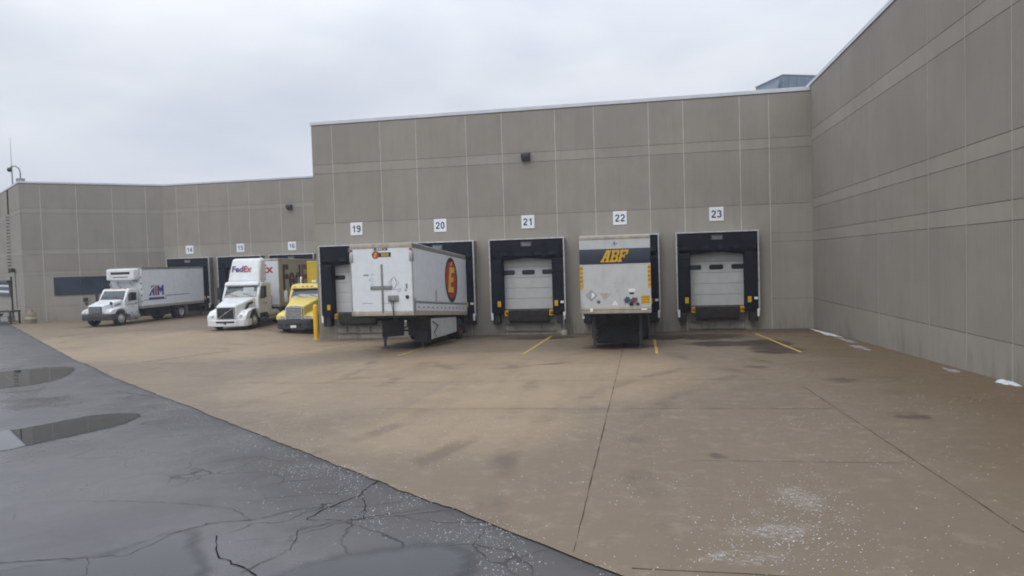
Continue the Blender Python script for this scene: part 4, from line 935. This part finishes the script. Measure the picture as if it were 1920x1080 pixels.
mb = MB(); mb.xz([(.93,.115),(1.27,.115),(1.27,.225),(.93,.225)], -.006, 0)
for k in range(3): mb.text(['FIRST CLASS','ON TIME','DELIVERY'][k] if False else ['CAUTION','WIDE TURNS','KEEP BACK'][k], (1.10,-.0065,.20-.03*k), X, (0,0,1/FH), .05, 1, width=.24)
mb.xz([(.93,.118),(.945,.118),(.945,.222),(.93,.222)], -.009, -.0065, 1); mb.build('caution_placard', ['gold','black_ink'], g, fn=fn)
mb = MB()      # weathered round emblems and coupling sockets
for cx, mi in ((.42, 0), (.68, 1)):
    pts = []
    for k in range(22): a = 2*math.pi*k/22; r = .12*(1+random.uniform(-.25,.3)); pts.append((math.cos(a)*r, math.sin(a)*r*.95))
    mb.poly(pts, (cx,0,.165), X, (0,0,1/FH), .006+.002*mi, mi)
    for k in range(6):
        xx = cx+random.uniform(-.16,.16); zz = .095+random.uniform(0,.04); mb.box(xx, xx+.02, -.005-.0004*k, .001, zz, zz+.03, mi)
mb.build('faded_emblem', ['faded_blue','faded_red'], g, fn=fn)
mb = MB(); mb.box(.50,.64,-.07,-.004,.10,.15); mb.box(.72,.86,-.06,-.004,.105,.13); mb.build('coupling_socket', 'safety_yellow' if False else 'dark', g, .01, 1, fn=fn)
mb = MB(); mb.box(.92,1.12,-.035,-.026,.035,.06); mb.box(-.93,-.83,-.05,-.026,.02,.07); mb.build('sill_plate', 'lbl_white', g, .004, 1, fn=fn)
mb = MB(); mb.box(-h,h,-.03,-.0255,.045,.05); mb.build('sill_seam', 'joint', g, fn=fn)
landing_gear(g, 1.3, 1.3-z0+.1, .88)
zg = local_gz(g, 0, 1.6)
mb = MB(); mb.box(-.82,.86,1.7,1.74,zg+.12,zg+1.28); mb.box(-.95,-.82,1.74,2.5,zg+.25,zg+1.28); mb.box(.86,1.05,1.74,2.5,zg+.25,zg+1.28); mb.build('gear_shade_plate', 'dark', g, .006, 1)  # dark sheets added for the shadow and wheels under the floor
mb = MB(); mb.cyl((-.80,1.45,zg+.35),(-.80,1.45,zg+.8),.025,8); mb.build('gear_rod', 'silver', g)
axle(g, 5.2, 1.1, .5, 'rim', 1.1-z0); axle(g, 6.5, 1.1, .5, 'rim', 1.05-z0)

# --- refrigerated box truck at dock 14
tx, ty = -43.54, 5.5
g = thing('box_truck', 'white refrigerated box truck with blue and red logo at dock 14', 'truck', (tx, ty, gz(tx, ty)), R(-1.6))
def reefer_truck(g):
    mb = MB(); mb.xy([(-1.16,.75),(-1.16,.2),(-.98,.02),(-.55,-.06),(.55,-.06),(.98,.02),(1.16,.2),(1.16,.75),(.95,.75),(.9,.3),(-.9,.3),(-.95,.75)], .42, .84); mb.build('bumper', 'bumper_grey', g, .05, 3)
    mb = MB(); mb.box(-.55,.55,-.075,-.05,.55,.68); mb.box(-.95,-.65,-.03,.0,.55,.66); mb.box(.65,.95,-.03,.0,.55,.66); mb.build('air_slot', 'dark', g, .01, 1)
    mb = MB(); mb.hexa([(-.66,.12,.84),(.66,.12,.84),(.9,1.5,.84),(-.9,1.5,.84),(-.60,.10,1.40),(.60,.10,1.40),(.86,1.5,1.74),(-.86,1.5,1.74)]); mb.build('hood', 'white_paint', g, .09, 4)
    mb = MB(); mb.hexa([(-.47,.03,.90),(.47,.03,.90),(.47,.16,.90),(-.47,.16,.90),(-.50,.05,1.34),(.50,.05,1.34),(.50,.16,1.34),(-.50,.16,1.34)]); mb.build('grille', 'mesh_grille', g, .02, 2)
    mb = MB()
    for k in range(7): mb.box(-.46,.46,.015,.03,.95+.055*k,.965+.055*k)
    for k in range(9): mb.box(-.42+.105*k-.006,-.42+.105*k+.006,.012,.03,.92,1.32)
    mb.build('grille_bar', 'silver', g)
    for s in (-1, 1):
        mb = MB(); pl = [(.12,.84),(.14,1.0),(.4,1.14),(1.0,1.24),(1.62,1.20),(1.72,.8)]+arc(1.05,.5,.6,25,155)
        mb.yz(pl, *sorted((s*.62, s*1.14))); mb.build('fender', 'white_paint', g, .05, 3)
        mb = MB(); mb.hexa([(s*.74-.2,.10,.87),(s*.74+.2,.10+.06,.87),(s*.74+.2,.3,.87),(s*.74-.2,.3,.87),(s*.74-.2,.13,1.08),(s*.74+.2,.2,1.08),(s*.74+.2,.3,1.08),(s*.74-.2,.3,1.08)]); mb.build('headlight', 'lens', g, .02, 2)
        wheel(g, s*1.0, 1.05, .5, .5, .28, s, 'rim')
        mb = MB(); mb.tube([(s*1.0,1.75,1.5),(s*1.3,1.7,1.62),(s*1.3,1.7,2.15),(s*1.02,1.8,2.2)], .018, 6); mb.box(s*1.3-.10,s*1.3+.10,1.66,1.72,1.62,2.10); mb.build('mirror', 'dark', g, .01, 1)
        mb = MB(); mb.tube([(s*.92,.55,1.2),(s*.95,.45,1.5)], .02, 6); mb.box(s*.95-.09,s*.95+.09,.40,.46,1.42,1.62); mb.build('hood_mirror', 'dark', g, .01, 1)
        mb = MB(); mb.cyl((s*.92,1.9,.55),(s*.92,2.75,.55),.26,18); mb.box(s*.92-.3,s*.92+.3,2.0,2.05,.3,.85); mb.box(s*.92-.3,s*.92+.3,2.55,2.6,.3,.85); mb.build('step_tank', 'silver', g, .01, 1)
        mb = MB(); mb.yz([(1.85,1.62),(2.0,2.18),(2.62,2.18),(2.62,1.62)], *sorted((s*1.045, s*1.065))); mb.build('side_window', 'glass_dark', g, .01, 1)
        mb = MB(); mb.box(*sorted((s*1.045,s*1.075)),2.45,2.62,1.42,1.46); mb.build('door_handle', 'dark', g, .005, 1)
        mb = MB(); mb.box(*sorted((s*1.142,s*1.146)),.75,1.7,1.06,1.08) if False else mb.box(*sorted((s*1.045,s*1.052)),1.7,2.7,1.36,1.39); mb.build('door_stripe', 'blue', g)
        mb = MB(); mb.hexa([(s*.87-.012,.75,1.32),(s*.87+.012,.75,1.32),(s*.92+.012,1.25,1.40),(s*.92-.012,1.25,1.40),(s*.87-.012,.8,1.38),(s*.87+.012,.8,1.38),(s*.92+.012,1.3,1.50),(s*.92-.012,1.3,1.50)]); mb.build('hood_vent', 'dark', g)
        wheel(g, s*1.05, 7.0, .5, .5, .27, s, 'rim', True); wheel(g, s*.72, 7.0, .5, .5, .27, s, 'rim', True)
        mb = MB(); mb.box(*sorted((s*.6,s*1.2)),7.68,7.7,.28,.95); mb.build('mud_flap', 'rail', g)
    mb = MB(); mb.yz([(1.5,.72),(1.5,1.62),(1.93,2.36),(2.08,2.44),(2.72,2.44),(2.78,2.38),(2.78,.72)], -1.04, 1.04); mb.build('cab', 'white_paint', g, .06, 3)
    mb = MB(); mb.hexa([(-.92,1.50,1.70),(.92,1.50,1.70),(.92,1.56,1.70),(-.92,1.56,1.70),(-.84,1.855,2.30),(.84,1.855,2.30),(.84,1.91,2.30),(-.84,1.91,2.30)]); mb.build('windshield', 'glass', g, .012, 1)
    mb = MB(); mb.tube([(-.1,1.49,1.72),(-.7,1.60,1.94)], .012, 5); mb.tube([(.75,1.49,1.72),(.15,1.60,1.94)], .012, 5); mb.build('wiper', 'dark', g)
    for x in (-.7,-.25,0,.25,.7): mb = MB(); mb.box(x-.06,x+.06,1.98,2.06,2.44,2.48); mb.build('marker_lamp', 'amber', g, .008, 1)
    mb = MB(); mb.box(-.42,-.32,.5,9.2,.62,.92); mb.box(.32,.42,.5,9.2,.62,.92); mb.box(-.9,.9,3.6,4.6,.42,.92); mb.box(-1.05,-.5,5.0,6.1,.4,.9); mb.box(.5,1.05,4.9,6.0,.4,.9); mb.cyl((-1,7.0,.5),(1,7.0,.5),.08,10); mb.cyl((-.9,1.05,.5),(.9,1.05,.5),.06,10); mb.box(-.5,.5,.6,1.9,.45,.85); mb.build('chassis', 'dark', g, .01, 1)
    mb = MB(); mb.tube([(-1.12,2.78,.6),(-1.12,2.80,2.6),(-1.12,2.72,2.78)], .07, 10); mb.build('exhaust_stack', 'silver', g)
    # cargo box
    y0, y1, zb, zt, h = 2.95, 9.65, 1.0, 3.86, 1.27
    mb = MB(); mb.box(-h+.02,h-.02,y0,y1,zb+.2,zt-.13); mb.build('cargo_box', 'trailer_white', g)
    mb = MB(); mb.box(-h,h,y0-.02,y0+.04,zt-.13,zt); mb.box(-h,-h+.06,y0+.04,y1,zt-.13,zt); mb.box(h-.06,h,y0+.04,y1,zt-.13,zt); mb.box(-h+.06,h-.06,y0+.04,y1,zt-.06,zt-.01); mb.build('top_rail', 'silver', g, .02, 2)
    mb = MB(); mb.box(-h,h,y0-.02,y1,zb,zb+.2); mb.build('bottom_rail', 'rail', g, .015, 1)
    for s in (-1, 1): mb = MB(); mb.box(*sorted((s*h,s*(h-.08))),y0-.03,y0+.06,zb+.2,zt-.13); mb.build('corner_post', 'white_paint', g, .015, 1)
    mb = MB()
    for k in range(5): c = (h-.04, y0-.045, zb+.45+.42*k); mb.box(c[0]-.04,c[0]+.04,c[1]-.02,c[1]+.02,c[2],c[2]+.1)
    mb.build('post_hardware', 'bumper_grey', g, .006, 1)
    mb = MB(); mb.box(-1.16,1.10,2.42,2.93,3.02,3.80); mb.build('reefer_unit', 'white_paint', g, .12, 4)
    mb = MB(); mb.hexa([(-.75,2.40,3.42),(.75,2.40,3.42),(.75,2.46,3.42),(-.75,2.46,3.42),(-.78,2.42,3.60),(.78,2.42,3.60),(.78,2.46,3.60),(-.78,2.46,3.60)]); mb.box(-.6,.6,2.41,2.44,3.2,3.26); mb.build('reefer_grille', 'dark', g, .015, 2)
    mb = MB(); mb.box(-.9,.9,2.5,2.93,2.90,3.02); mb.tube([(-.55,2.8,2.95),(-.5,2.7,2.7),(-.35,2.85,2.5),(-.35,2.9,2.3)], .035, 8); mb.tube([(.45,2.8,2.95),(.5,2.75,2.75),(.62,2.85,2.6)], .03, 8); mb.build('reefer_frame', 'rail', g)
    mb = MB(); o = h-.02
    mb.box(o,o+.004,y0+.12,y0+2.35,zb+.55,zb+.595); mb.box(o,o+.004,y0+2.31,y0+2.35,zb+.595,zb+.78); mb.box(o,o+.004,y0+2.31,y0+4.9,zb+.78,zb+.825); mb.build('side_stripe', 'blue', g)
    mb = MB(); c = (o, y0+1.25, zb+1.15)
    mb.poly([(-.62,-.30),(-.42,-.30),(-.19,.16),(-.19,.42),(-.32,.42)], c, Y, Z, .005, 0); mb.poly([(-.19,.42),(-.06,.42),(-.06,-.30),(-.24,-.30),(-.24,-.05),(-.19,.10)], c, Y, Z, .006, 0)
    mb.poly([(-.42,-.06),(-.16,-.06),(-.16,.06),(-.38,.06)], c, Y, Z, .007, 0); mb.poly([(.0,-.30),(.20,-.30),(.20,.42),(.0,.42)], c, Y, Z, .005, 1)
    mb.poly([(.25,-.30),(.43,-.30),(.43,.05),(.57,-.12),(.72,.05),(.72,-.30),(.9,-.30),(.9,.42),(.74,.42),(.575,.2),(.41,.42),(.25,.42)], c, Y, Z, .005, 0)
    mb.poly([(-.68,-.36),(-.60,-.1),(-.42,.18),(-.16,.34),(.12,.36),(-.12,.29),(-.34,.12),(-.50,-.1)], c, Y, Z, .009, 2); mb.poly([(-.62,-.56),(.92,-.56),(.92,-.42),(-.62,-.42)], c, Y, Z, .005, 3); mb.build('side_logo', ['blue','red','lbl_white','purple'], g)
reefer_truck(g)

# --- white highway tractor
def hw_tractor(g):
    mb = MB(); mb.xy([(-1.2,.9),(-1.24,.3),(-1.08,.08),(-.6,-.02),(.6,-.02),(1.08,.08),(1.24,.3),(1.2,.9),(1.0,.9),(.95,.45),(-.95,.45),(-1.0,.9)], .24, .64); mb.build('bumper', 'white_paint', g, .05, 3)
    mb = MB(); mb.box(-.55,.55,-.045,-.01,.45,.55); mb.box(-.07,.07,-.06,-.02,.38,.46); mb.build('air_slot', 'dark', g, .01, 1)
    mb = MB(); mb.hexa([(-.68,.14,.62),(.68,.14,.62),(1.0,1.95,.62),(-1.0,1.95,.62),(-.60,.14,1.46),(.60,.14,1.46),(.95,1.95,1.88),(-.95,1.95,1.88)]); mb.build('hood', 'white_paint', g, .14, 5)
    mb = MB(); mb.hexa([(-.50,.06,.70),(.50,.06,.70),(.50,.2,.70),(-.50,.2,.70),(-.53,.10,1.33),(.53,.10,1.33),(.53,.2,1.33),(-.53,.2,1.33)]); mb.build('grille', 'grille_black', g, .025, 2)
    mb = MB(); mb.hexa([(-.47,.045,.72),(-.41,.045,.72),(-.41,.075,.72),(-.47,.075,.72),(.41,.085,1.31),(.47,.085,1.31),(.47,.115,1.31),(.41,.115,1.31)]); mb.box(-.05,.05,.045,.07,.98,1.06)
    mb.box(-.52,-.49,.05,.08,.7,1.33); mb.box(.49,.52,.05,.08,.7,1.33); mb.box(-.52,.52,.08,.11,1.33,1.36); mb.build('grille_badge', 'silver', g, .006, 1)
    for s in (-1, 1):
        mb = MB(); pl = [(.16,.62),(.20,.86),(.5,1.10),(1.1,1.24),(1.75,1.22),(1.98,1.0),(1.98,.62)]+arc(1.25,.52,.62,10,170)
        mb.yz(pl, *sorted((s*.62, s*1.2))); mb.build('fender', 'white_paint', g, .06, 4)
        mb = MB(); mb.hexa([(s*.86-.26,.14,.66),(s*.86+.26,.24,.66),(s*.86+.26,.5,.66),(s*.86-.26,.5,.66),(s*.92-.1,.36,1.06),(s*.92+.26,.48,1.06),(s*.92+.26,.6,1.06),(s*.92-.1,.6,1.06)]); hl = mb.build('headlight', 'silver', g, .03, 2)
        mb = MB(); mb.lathe([(.10,0),(.085,.03),(0,.04)], (s*.86,.20,.82), (0,-1,0), 14); mb.build('headlight_bulb', 'lens', hl)
        mb = MB(); mb.prism([(.75,1.12),(.95,1.12),(1.2,1.42),(1.65,1.52),(1.6,1.62),(1.1,1.52)], lambda p, q, w_: (s*(.80+.11*(p-.75)/.9+w_-(q-1.1)*.06), p, q), .0, .075); mb.build('hood_vent', 'dark', g)
        wheel(g, s*1.05, 1.25, .52, .52, .29, s, 'rim')
        mb = MB(); mb.tube([(s*1.12,2.2,1.85),(s*1.38,2.05,1.8),(s*1.38,2.05,2.5)], .025, 6); mb.box(s*1.38-.11,s*1.38+.11,2.0,2.1,1.75,2.45); mb.build('mirror', 'dark', g, .03, 2)
        mb = MB(); mb.yz([(2.12,1.78),(2.35,2.50),(3.0,2.50),(3.0,1.78)], *sorted((s*1.165, s*1.185))); mb.build('side_window', 'glass_dark', g, .01, 1)
        mb = MB(); mb.box(*sorted((s*1.165,s*1.19)),2.85,3.0,1.40,1.45); mb.build('door_handle', 'dark', g, .005, 1)
        mb = MB(); mb.text('VN', (s*1.166,2.62,1.45), (0,s,0), Z, .13, 0, width=.3, bold=.01); mb.build('lettering', 'lbl_grey', g)
        mb = MB(); mb.cyl((s*.92,3.1,.62),(s*.92,4.7,.62),.34,22); mb.build('fuel_tank', 'chrome', g, .01, 1)
        mb = MB(); mb.box(*sorted((s*.75,s*1.2)),2.15,3.0,.35,.45); mb.box(*sorted((s*.8,s*1.18)),2.3,3.0,.75,.83); mb.build('cab_step', 'bumper_grey', g, .01, 1)
        for yy in (5.3, 6.55):
            wheel(g, s*1.07, yy, .52, .52, .27, s, 'rim', True); wheel(g, s*.74, yy, .52, .52, .27, s, 'rim', True)
        mb = MB(); mb.box(*sorted((s*.6,s*1.2)),7.2,7.22,.25,1.0); mb.build('mud_flap', 'rubber', g)
    mb = MB(); mb.yz([(1.9,.85),(1.9,1.82),(2.32,2.6),(2.5,2.72),(3.7,2.72),(3.75,.85)], -1.16, 1.16); mb.build('cab', 'white_paint', g, .09, 4)
    mb = MB(); mb.hexa([(-1.03,1.90,1.86),(1.03,1.90,1.86),(1.03,1.98,1.86),(-1.03,1.98,1.86),(-.96,2.225,2.50),(.96,2.225,2.50),(.96,2.30,2.50),(-.96,2.30,2.50)]); ws = mb.build('windshield', 'glass', g, .015, 1)
    mb = MB(); mb.box(.12,.80,0,.006,2.06,2.44); mb.build('glare_panel', mat('pale windscreen glare', (.27,.31,.33), .3), ws, fn=lambda v: (v.x, v.y+1.89+(v.z-1.86)*.508, v.z))  # pale reflection on the windscreen, modelled as a thin panel
    mb = MB(); mb.tube([(-.1,1.9,1.88),(-.8,2.0,2.08)], .014, 5); mb.tube([(.85,1.9,1.88),(.15,2.0,2.08)], .014, 5); mb.build('wiper', 'dark', g)
    mb = MB(); mb.hexa([(-1.1,2.12,2.56),(1.1,2.12,2.56),(1.1,2.6,2.6),(-1.1,2.6,2.6),(-1.06,2.2,2.76),(1.06,2.2,2.76),(1.06,2.7,2.84),(-1.06,2.7,2.84)]); mb.build('sun_visor', 'white_paint', g, .07, 3)
    mb = MB(); mb.hexa([(-1.06,2.42,2.74),(1.04,2.42,2.74),(1.04,3.45,2.74),(-1.04,3.45,2.74),(-.93,2.95,4.2),(.90,2.95,4.2),(1.0,3.45,4.23),(-1.0,3.45,4.23)]); mb.build('roof_fairing', 'white_paint', g, .2, 6)
    th = math.atan2(.53, 1.46); Vv = Vector((0, math.sin(th), math.cos(th)))
    mb = MB(); o = Vector((0, 2.42, 2.74))+Vv*.88+Vector((0, -.03, .0))
    mb.text('Fed', o-Vector((.47,0,0)), X, Vv, .40, 0, width=.72, bold=.03); mb.text('Ex', o+Vector((.18,0,0)), X, Vv, .40, 1, width=.52, bold=.03); mb.build('lettering', ['purple','fedred'], g)
    mb = MB(); mb.box(-.43,-.33,.6,7.3,.72,1.0); mb.box(.33,.43,.6,7.3,.72,1.0); mb.box(-.5,.5,.7,2.0,.4,.8); mb.cyl((-1,5.3,.52),(1,5.3,.52),.09,10); mb.cyl((-1,6.55,.52),(1,6.55,.52),.09,10); mb.cyl((-.9,1.25,.5),(.9,1.25,.5),.06,10); mb.box(-.45,.45,5.3,6.3,1.0,1.12); mb.box(-.9,.9,3.85,4.3,1.0,1.6); mb.build('chassis', 'dark', g, .01, 1)
    mb = MB(); mb.tube([(.5,3.9,1.9),(.7,4.2,1.2),(.4,4.6,1.5),(.6,5.0,1.75)], .03, 6); mb.tube([(.2,3.9,1.9),(.4,4.3,1.35),(.2,4.8,1.7)], .03, 6); mb.build('air_line', 'fedred', g)
tx, ty = -31.75, 1.95
g = thing('semi_tractor', 'white highway tractor with tall roof fairing in front of dock 15', 'truck', (tx, ty, gz(tx, ty)), R(5), 'tractors parked in the far yard')
hw_tractor(g)

# its pup trailer
tx, ty = -32.35, 6.9
g = thing('semi_trailer', 'white trailer with its side toned cream for shade and huge purple lettering behind the white tractor', 'trailer', (tx, ty, gz(tx, ty)), R(9), 'parked trailers at the docks')
fn = trailer_box(g, 8.6, 2.56, 1.03, 4.18, 1.03, 4.14, 'trailer_white', 'cream', 'tan_rail', .14, .18, 'silver', 1)
FH = 3.15; h = 1.28
mb = MB(); mb.text('Fed', (-.45,-.002,.795), X, (0,0,1/FH), .56, 0, width=.98, bold=.03); mb.text('Ex', (.52,-.002,.795), X, (0,0,1/FH), .56, 1, width=.82, bold=.03); mb.build('lettering', ['purple','fedred'], g, fn=fn)
mb = MB(); mb.text('Fed', (h-.004,2.5,.60), Y, (0,0,1/FH), 1.75, 0, width=3.6, bold=.03); mb.text('Ex', (h-.004,5.9,.60), Y, (0,0,1/FH), 1.75, 1, width=2.7, bold=.03); mb.build('lettering', ['deep_purple','rust_red'], g, fn=fn)
mb = MB(); mb.box(.0,.5,-.05,0,.25,.38); mb.box(-.9,-.4,-.03,0,.25,.33); mb.build('gladhand_panel', 'bumper_grey', g, .01, 1, fn=fn)
axle(g, 6.9, 1.1, .5, 'rim', 1.0); landing_gear(g, 2.9, 1.0)

# --- yellow day-cab tractor
def day_cab(g):
    mb = MB(); mb.xy([(-1.12,1.0),(-1.14,.35),(-.98,.1),(-.55,0),(.55,0),(.98,.1),(1.14,.35),(1.12,1.0),(.95,1.0),(.9,.5),(-.9,.5),(-.95,1.0)], .26, .80); mb.build('bumper', 'bumper_grey', g, .06, 3)
    mb = MB(); mb.box(-.5,.5,-.03,.0,.42,.6); mb.box(-.9,-.68,.02,.06,.45,.58); mb.box(.68,.9,.02,.06,.45,.58); mb.build('air_slot', 'dark', g, .01, 1)
    mb = MB(); mb.box(-.17,.17,-.05,-.028,.34,.48); mb.build('number_plate', 'lbl_white', g, .005, 1)
    mb = MB(); mb.hexa([(-.62,.12,.8),(.62,.12,.8),(.98,1.9,.8),(-.98,1.9,.8),(-.54,.16,1.52),(.54,.16,1.52),(.92,1.9,2.0),(-.92,1.9,2.0)]); mb.build('hood', 'yellow_paint', g, .13, 5)
    mb = MB(); mb.hexa([(-.52,.04,.80),(.52,.04,.80),(.52,.2,.80),(-.52,.2,.80),(-.50,.1,1.46),(.50,.1,1.46),(.50,.22,1.46),(-.50,.22,1.46)]); mb.build('grille', 'grille_black', g, .03, 2)
    mb = MB()
    for k in range(7): z = .85+.085*k; mb.box(-.48,.48,.02+.055*(z-.8)/.66,.07,z,z+.045)
    mb.hexa([(-.52,.03,.80),(-.47,.03,.80),(-.47,.09,.80),(-.52,.09,.80),(-.50,.09,1.46),(-.45,.09,1.46),(-.45,.15,1.46),(-.50,.15,1.46)]); mb.hexa([(.47,.03,.80),(.52,.03,.80),(.52,.09,.80),(.47,.09,.80),(.45,.09,1.46),(.50,.09,1.46),(.50,.15,1.46),(.45,.15,1.46)])
    mb.xz([(-.50,1.45),(.50,1.45),(.45,1.54),(.12,1.585),(-.12,1.585),(-.45,1.54)], .09, .2); mb.build('grille_bar', 'chrome', g, .006, 1)
    for s in (-1, 1):
        mb = MB(); pl = [(.16,.8),(.22,1.03),(.5,1.16),(1.1,1.28),(1.8,1.26),(1.95,.8)]+arc(1.25,.52,.62,25,155)
        mb.yz(pl, *sorted((s*.56, s*1.13))); mb.build('fender', 'yellow_paint', g, .06, 4)
        mb = MB(); mb.hexa([(s*.80-.24,.10,.82),(s*.80+.26,.2,.82),(s*.80+.26,.4,.82),(s*.80-.24,.4,.82),(s*.80-.24,.13,1.03),(s*.80+.24,.26,1.03),(s*.80+.24,.4,1.03),(s*.80-.24,.4,1.03)]); hl = mb.build('headlight', 'yellow_paint', g, .03, 2)
        for q in (-.12, .10): mb = MB(); mb.lathe([(.09,0),(.08,.025),(.06,.0),(0,-.01)], (s*(.80)+q,.12+(q*s+.12)*.2,.925), (0,-1,0), 14); mb.build('lamp', 'lens', hl)
        wheel(g, s*1.0, 1.25, .52, .52, .28, s, 'rim')
        mb = MB(); mb.tube([(s*1.1,2.2,1.75),(s*1.36,2.1,1.7),(s*1.36,2.1,2.5),(s*1.1,2.3,2.5)], .02, 6); mb.box(s*1.36-.10,s*1.36+.10,2.06,2.13,1.72,2.4); mb.build('mirror', 'silver', g, .02, 2)
        mb = MB(); mb.yz([(2.1,1.8),(2.3,2.45),(3.0,2.45),(3.0,1.8)], *sorted((s*1.105, s*1.125))); mb.build('side_window', 'glass_dark', g, .01, 1)
        mb = MB(); mb.cyl((s*.9,3.0,.6),(s*.9,4.2,.6),.32,20); mb.build('fuel_tank', 'chrome', g, .01, 1)
        for yy in (4.6, 5.85):
            wheel(g, s*1.07, yy, .52, .52, .27, s, 'rim', True); wheel(g, s*.74, yy, .52, .52, .27, s, 'rim', True)
    mb = MB(); mb.yz([(1.85,.85),(1.85,1.92),(2.2,2.55),(2.4,2.72),(3.2,2.72),(3.25,.85)], -1.1, 1.1); mb.build('cab', 'yellow_paint', g, .08, 4)
    mb = MB(); mb.hexa([(-.98,1.84,1.94),(.98,1.84,1.94),(.98,1.92,1.94),(-.98,1.92,1.94),(-.92,2.14,2.47),(.92,2.14,2.47),(.92,2.22,2.47),(-.92,2.22,2.47)]); mb.build('windshield', 'glass', g, .015, 1)
    mb = MB(); mb.box(-.02,.02,1.85,1.87,1.95,2.0); mb.tube([(-.1,1.84,1.96),(-.75,1.95,2.14)], .014, 5); mb.tube([(.8,1.84,1.96),(.15,1.95,2.14)], .014, 5); mb.build('wiper', 'dark', g)
    mb = MB(); mb.hexa([(-1.04,2.02,2.50),(1.04,2.02,2.50),(1.04,2.6,2.52),(-1.04,2.6,2.52),(-1.0,2.12,2.72),(1.0,2.12,2.72),(1.0,2.7,2.80),(-1.0,2.7,2.80)]); mb.build('sun_visor', 'yellow_paint', g, .07, 3)
    for x in (-.8,-.28,0,.28,.8): mb = MB(); mb.box(x-.07,x+.07,2.04,2.12,2.60,2.66); mb.build('marker_lamp', 'amber', g, .01, 1)
    mb = MB(); mb.box(.1,.38,2.5,2.75,2.84,2.98); mb.build('roof_beacon', 'lbl_white', g, .02, 2)
    mb = MB(); mb.box(-.43,-.33,.6,6.6,.72,1.0); mb.box(.33,.43,.6,6.6,.72,1.0); mb.box(-.5,.5,.7,2.0,.4,.8); mb.cyl((-1,4.6,.52),(1,4.6,.52),.09,10); mb.cyl((-1,5.85,.52),(1,5.85,.52),.09,10); mb.cyl((-.9,1.25,.5),(.9,1.25,.5),.06,10); mb.build('chassis', 'dark', g, .01, 1)
    mb = MB(); mb.tube([(-1.0,3.45,.9),(-1.0,3.45,3.0),(-1.0,3.52,3.15)], .075, 10); mb.build('exhaust_stack', 'chrome', g)
tx, ty = -27.45, 1.9
g = thing('semi_tractor', 'pale yellow day cab tractor half hidden behind the wall corner', 'truck', (tx, ty, gz(tx, ty)), R(3), 'tractors parked in the far yard')
day_cab(g)
tx, ty = -27.05, 5.6
g = thing('semi_trailer', 'plain yellow trailer behind the yellow tractor', 'trailer', (tx, ty, gz(tx, ty)), R(3), 'parked trailers at the docks')
trailer_box(g, 8.6, 2.56, 1.1, 4.16, 1.1, 4.14, 'yellow_box', 'yellow_box', 'yellow_box', .14, .18, 'yellow_box')
axle(g, 6.9, 1.1, .5, 'rim', 1.05); landing_gear(g, 2.6, 1.05)

# ------------------------------------------------------------------ damp air
def haze():
    mb = MB(); mb.box(-190, 60, -190, 120, -4, 18); o = mb.build('haze', [])
    m = bpy.data.materials.new('damp air'); m.use_nodes = True; n = m.node_tree.nodes; n.clear()
    out = n.new('ShaderNodeOutputMaterial'); v = n.new('ShaderNodeVolumePrincipled'); v.inputs['Color'].default_value = (.86,.90,1,1); v.inputs['Density'].default_value = .0009; v.inputs['Anisotropy'].default_value = .2
    m.node_tree.links.new(v.outputs[0], out.inputs['Volume']); o.data.materials.append(m); o['kind'] = 'stuff'
    tag(o, 'thin damp haze hanging over the whole loading yard', 'haze')
haze()
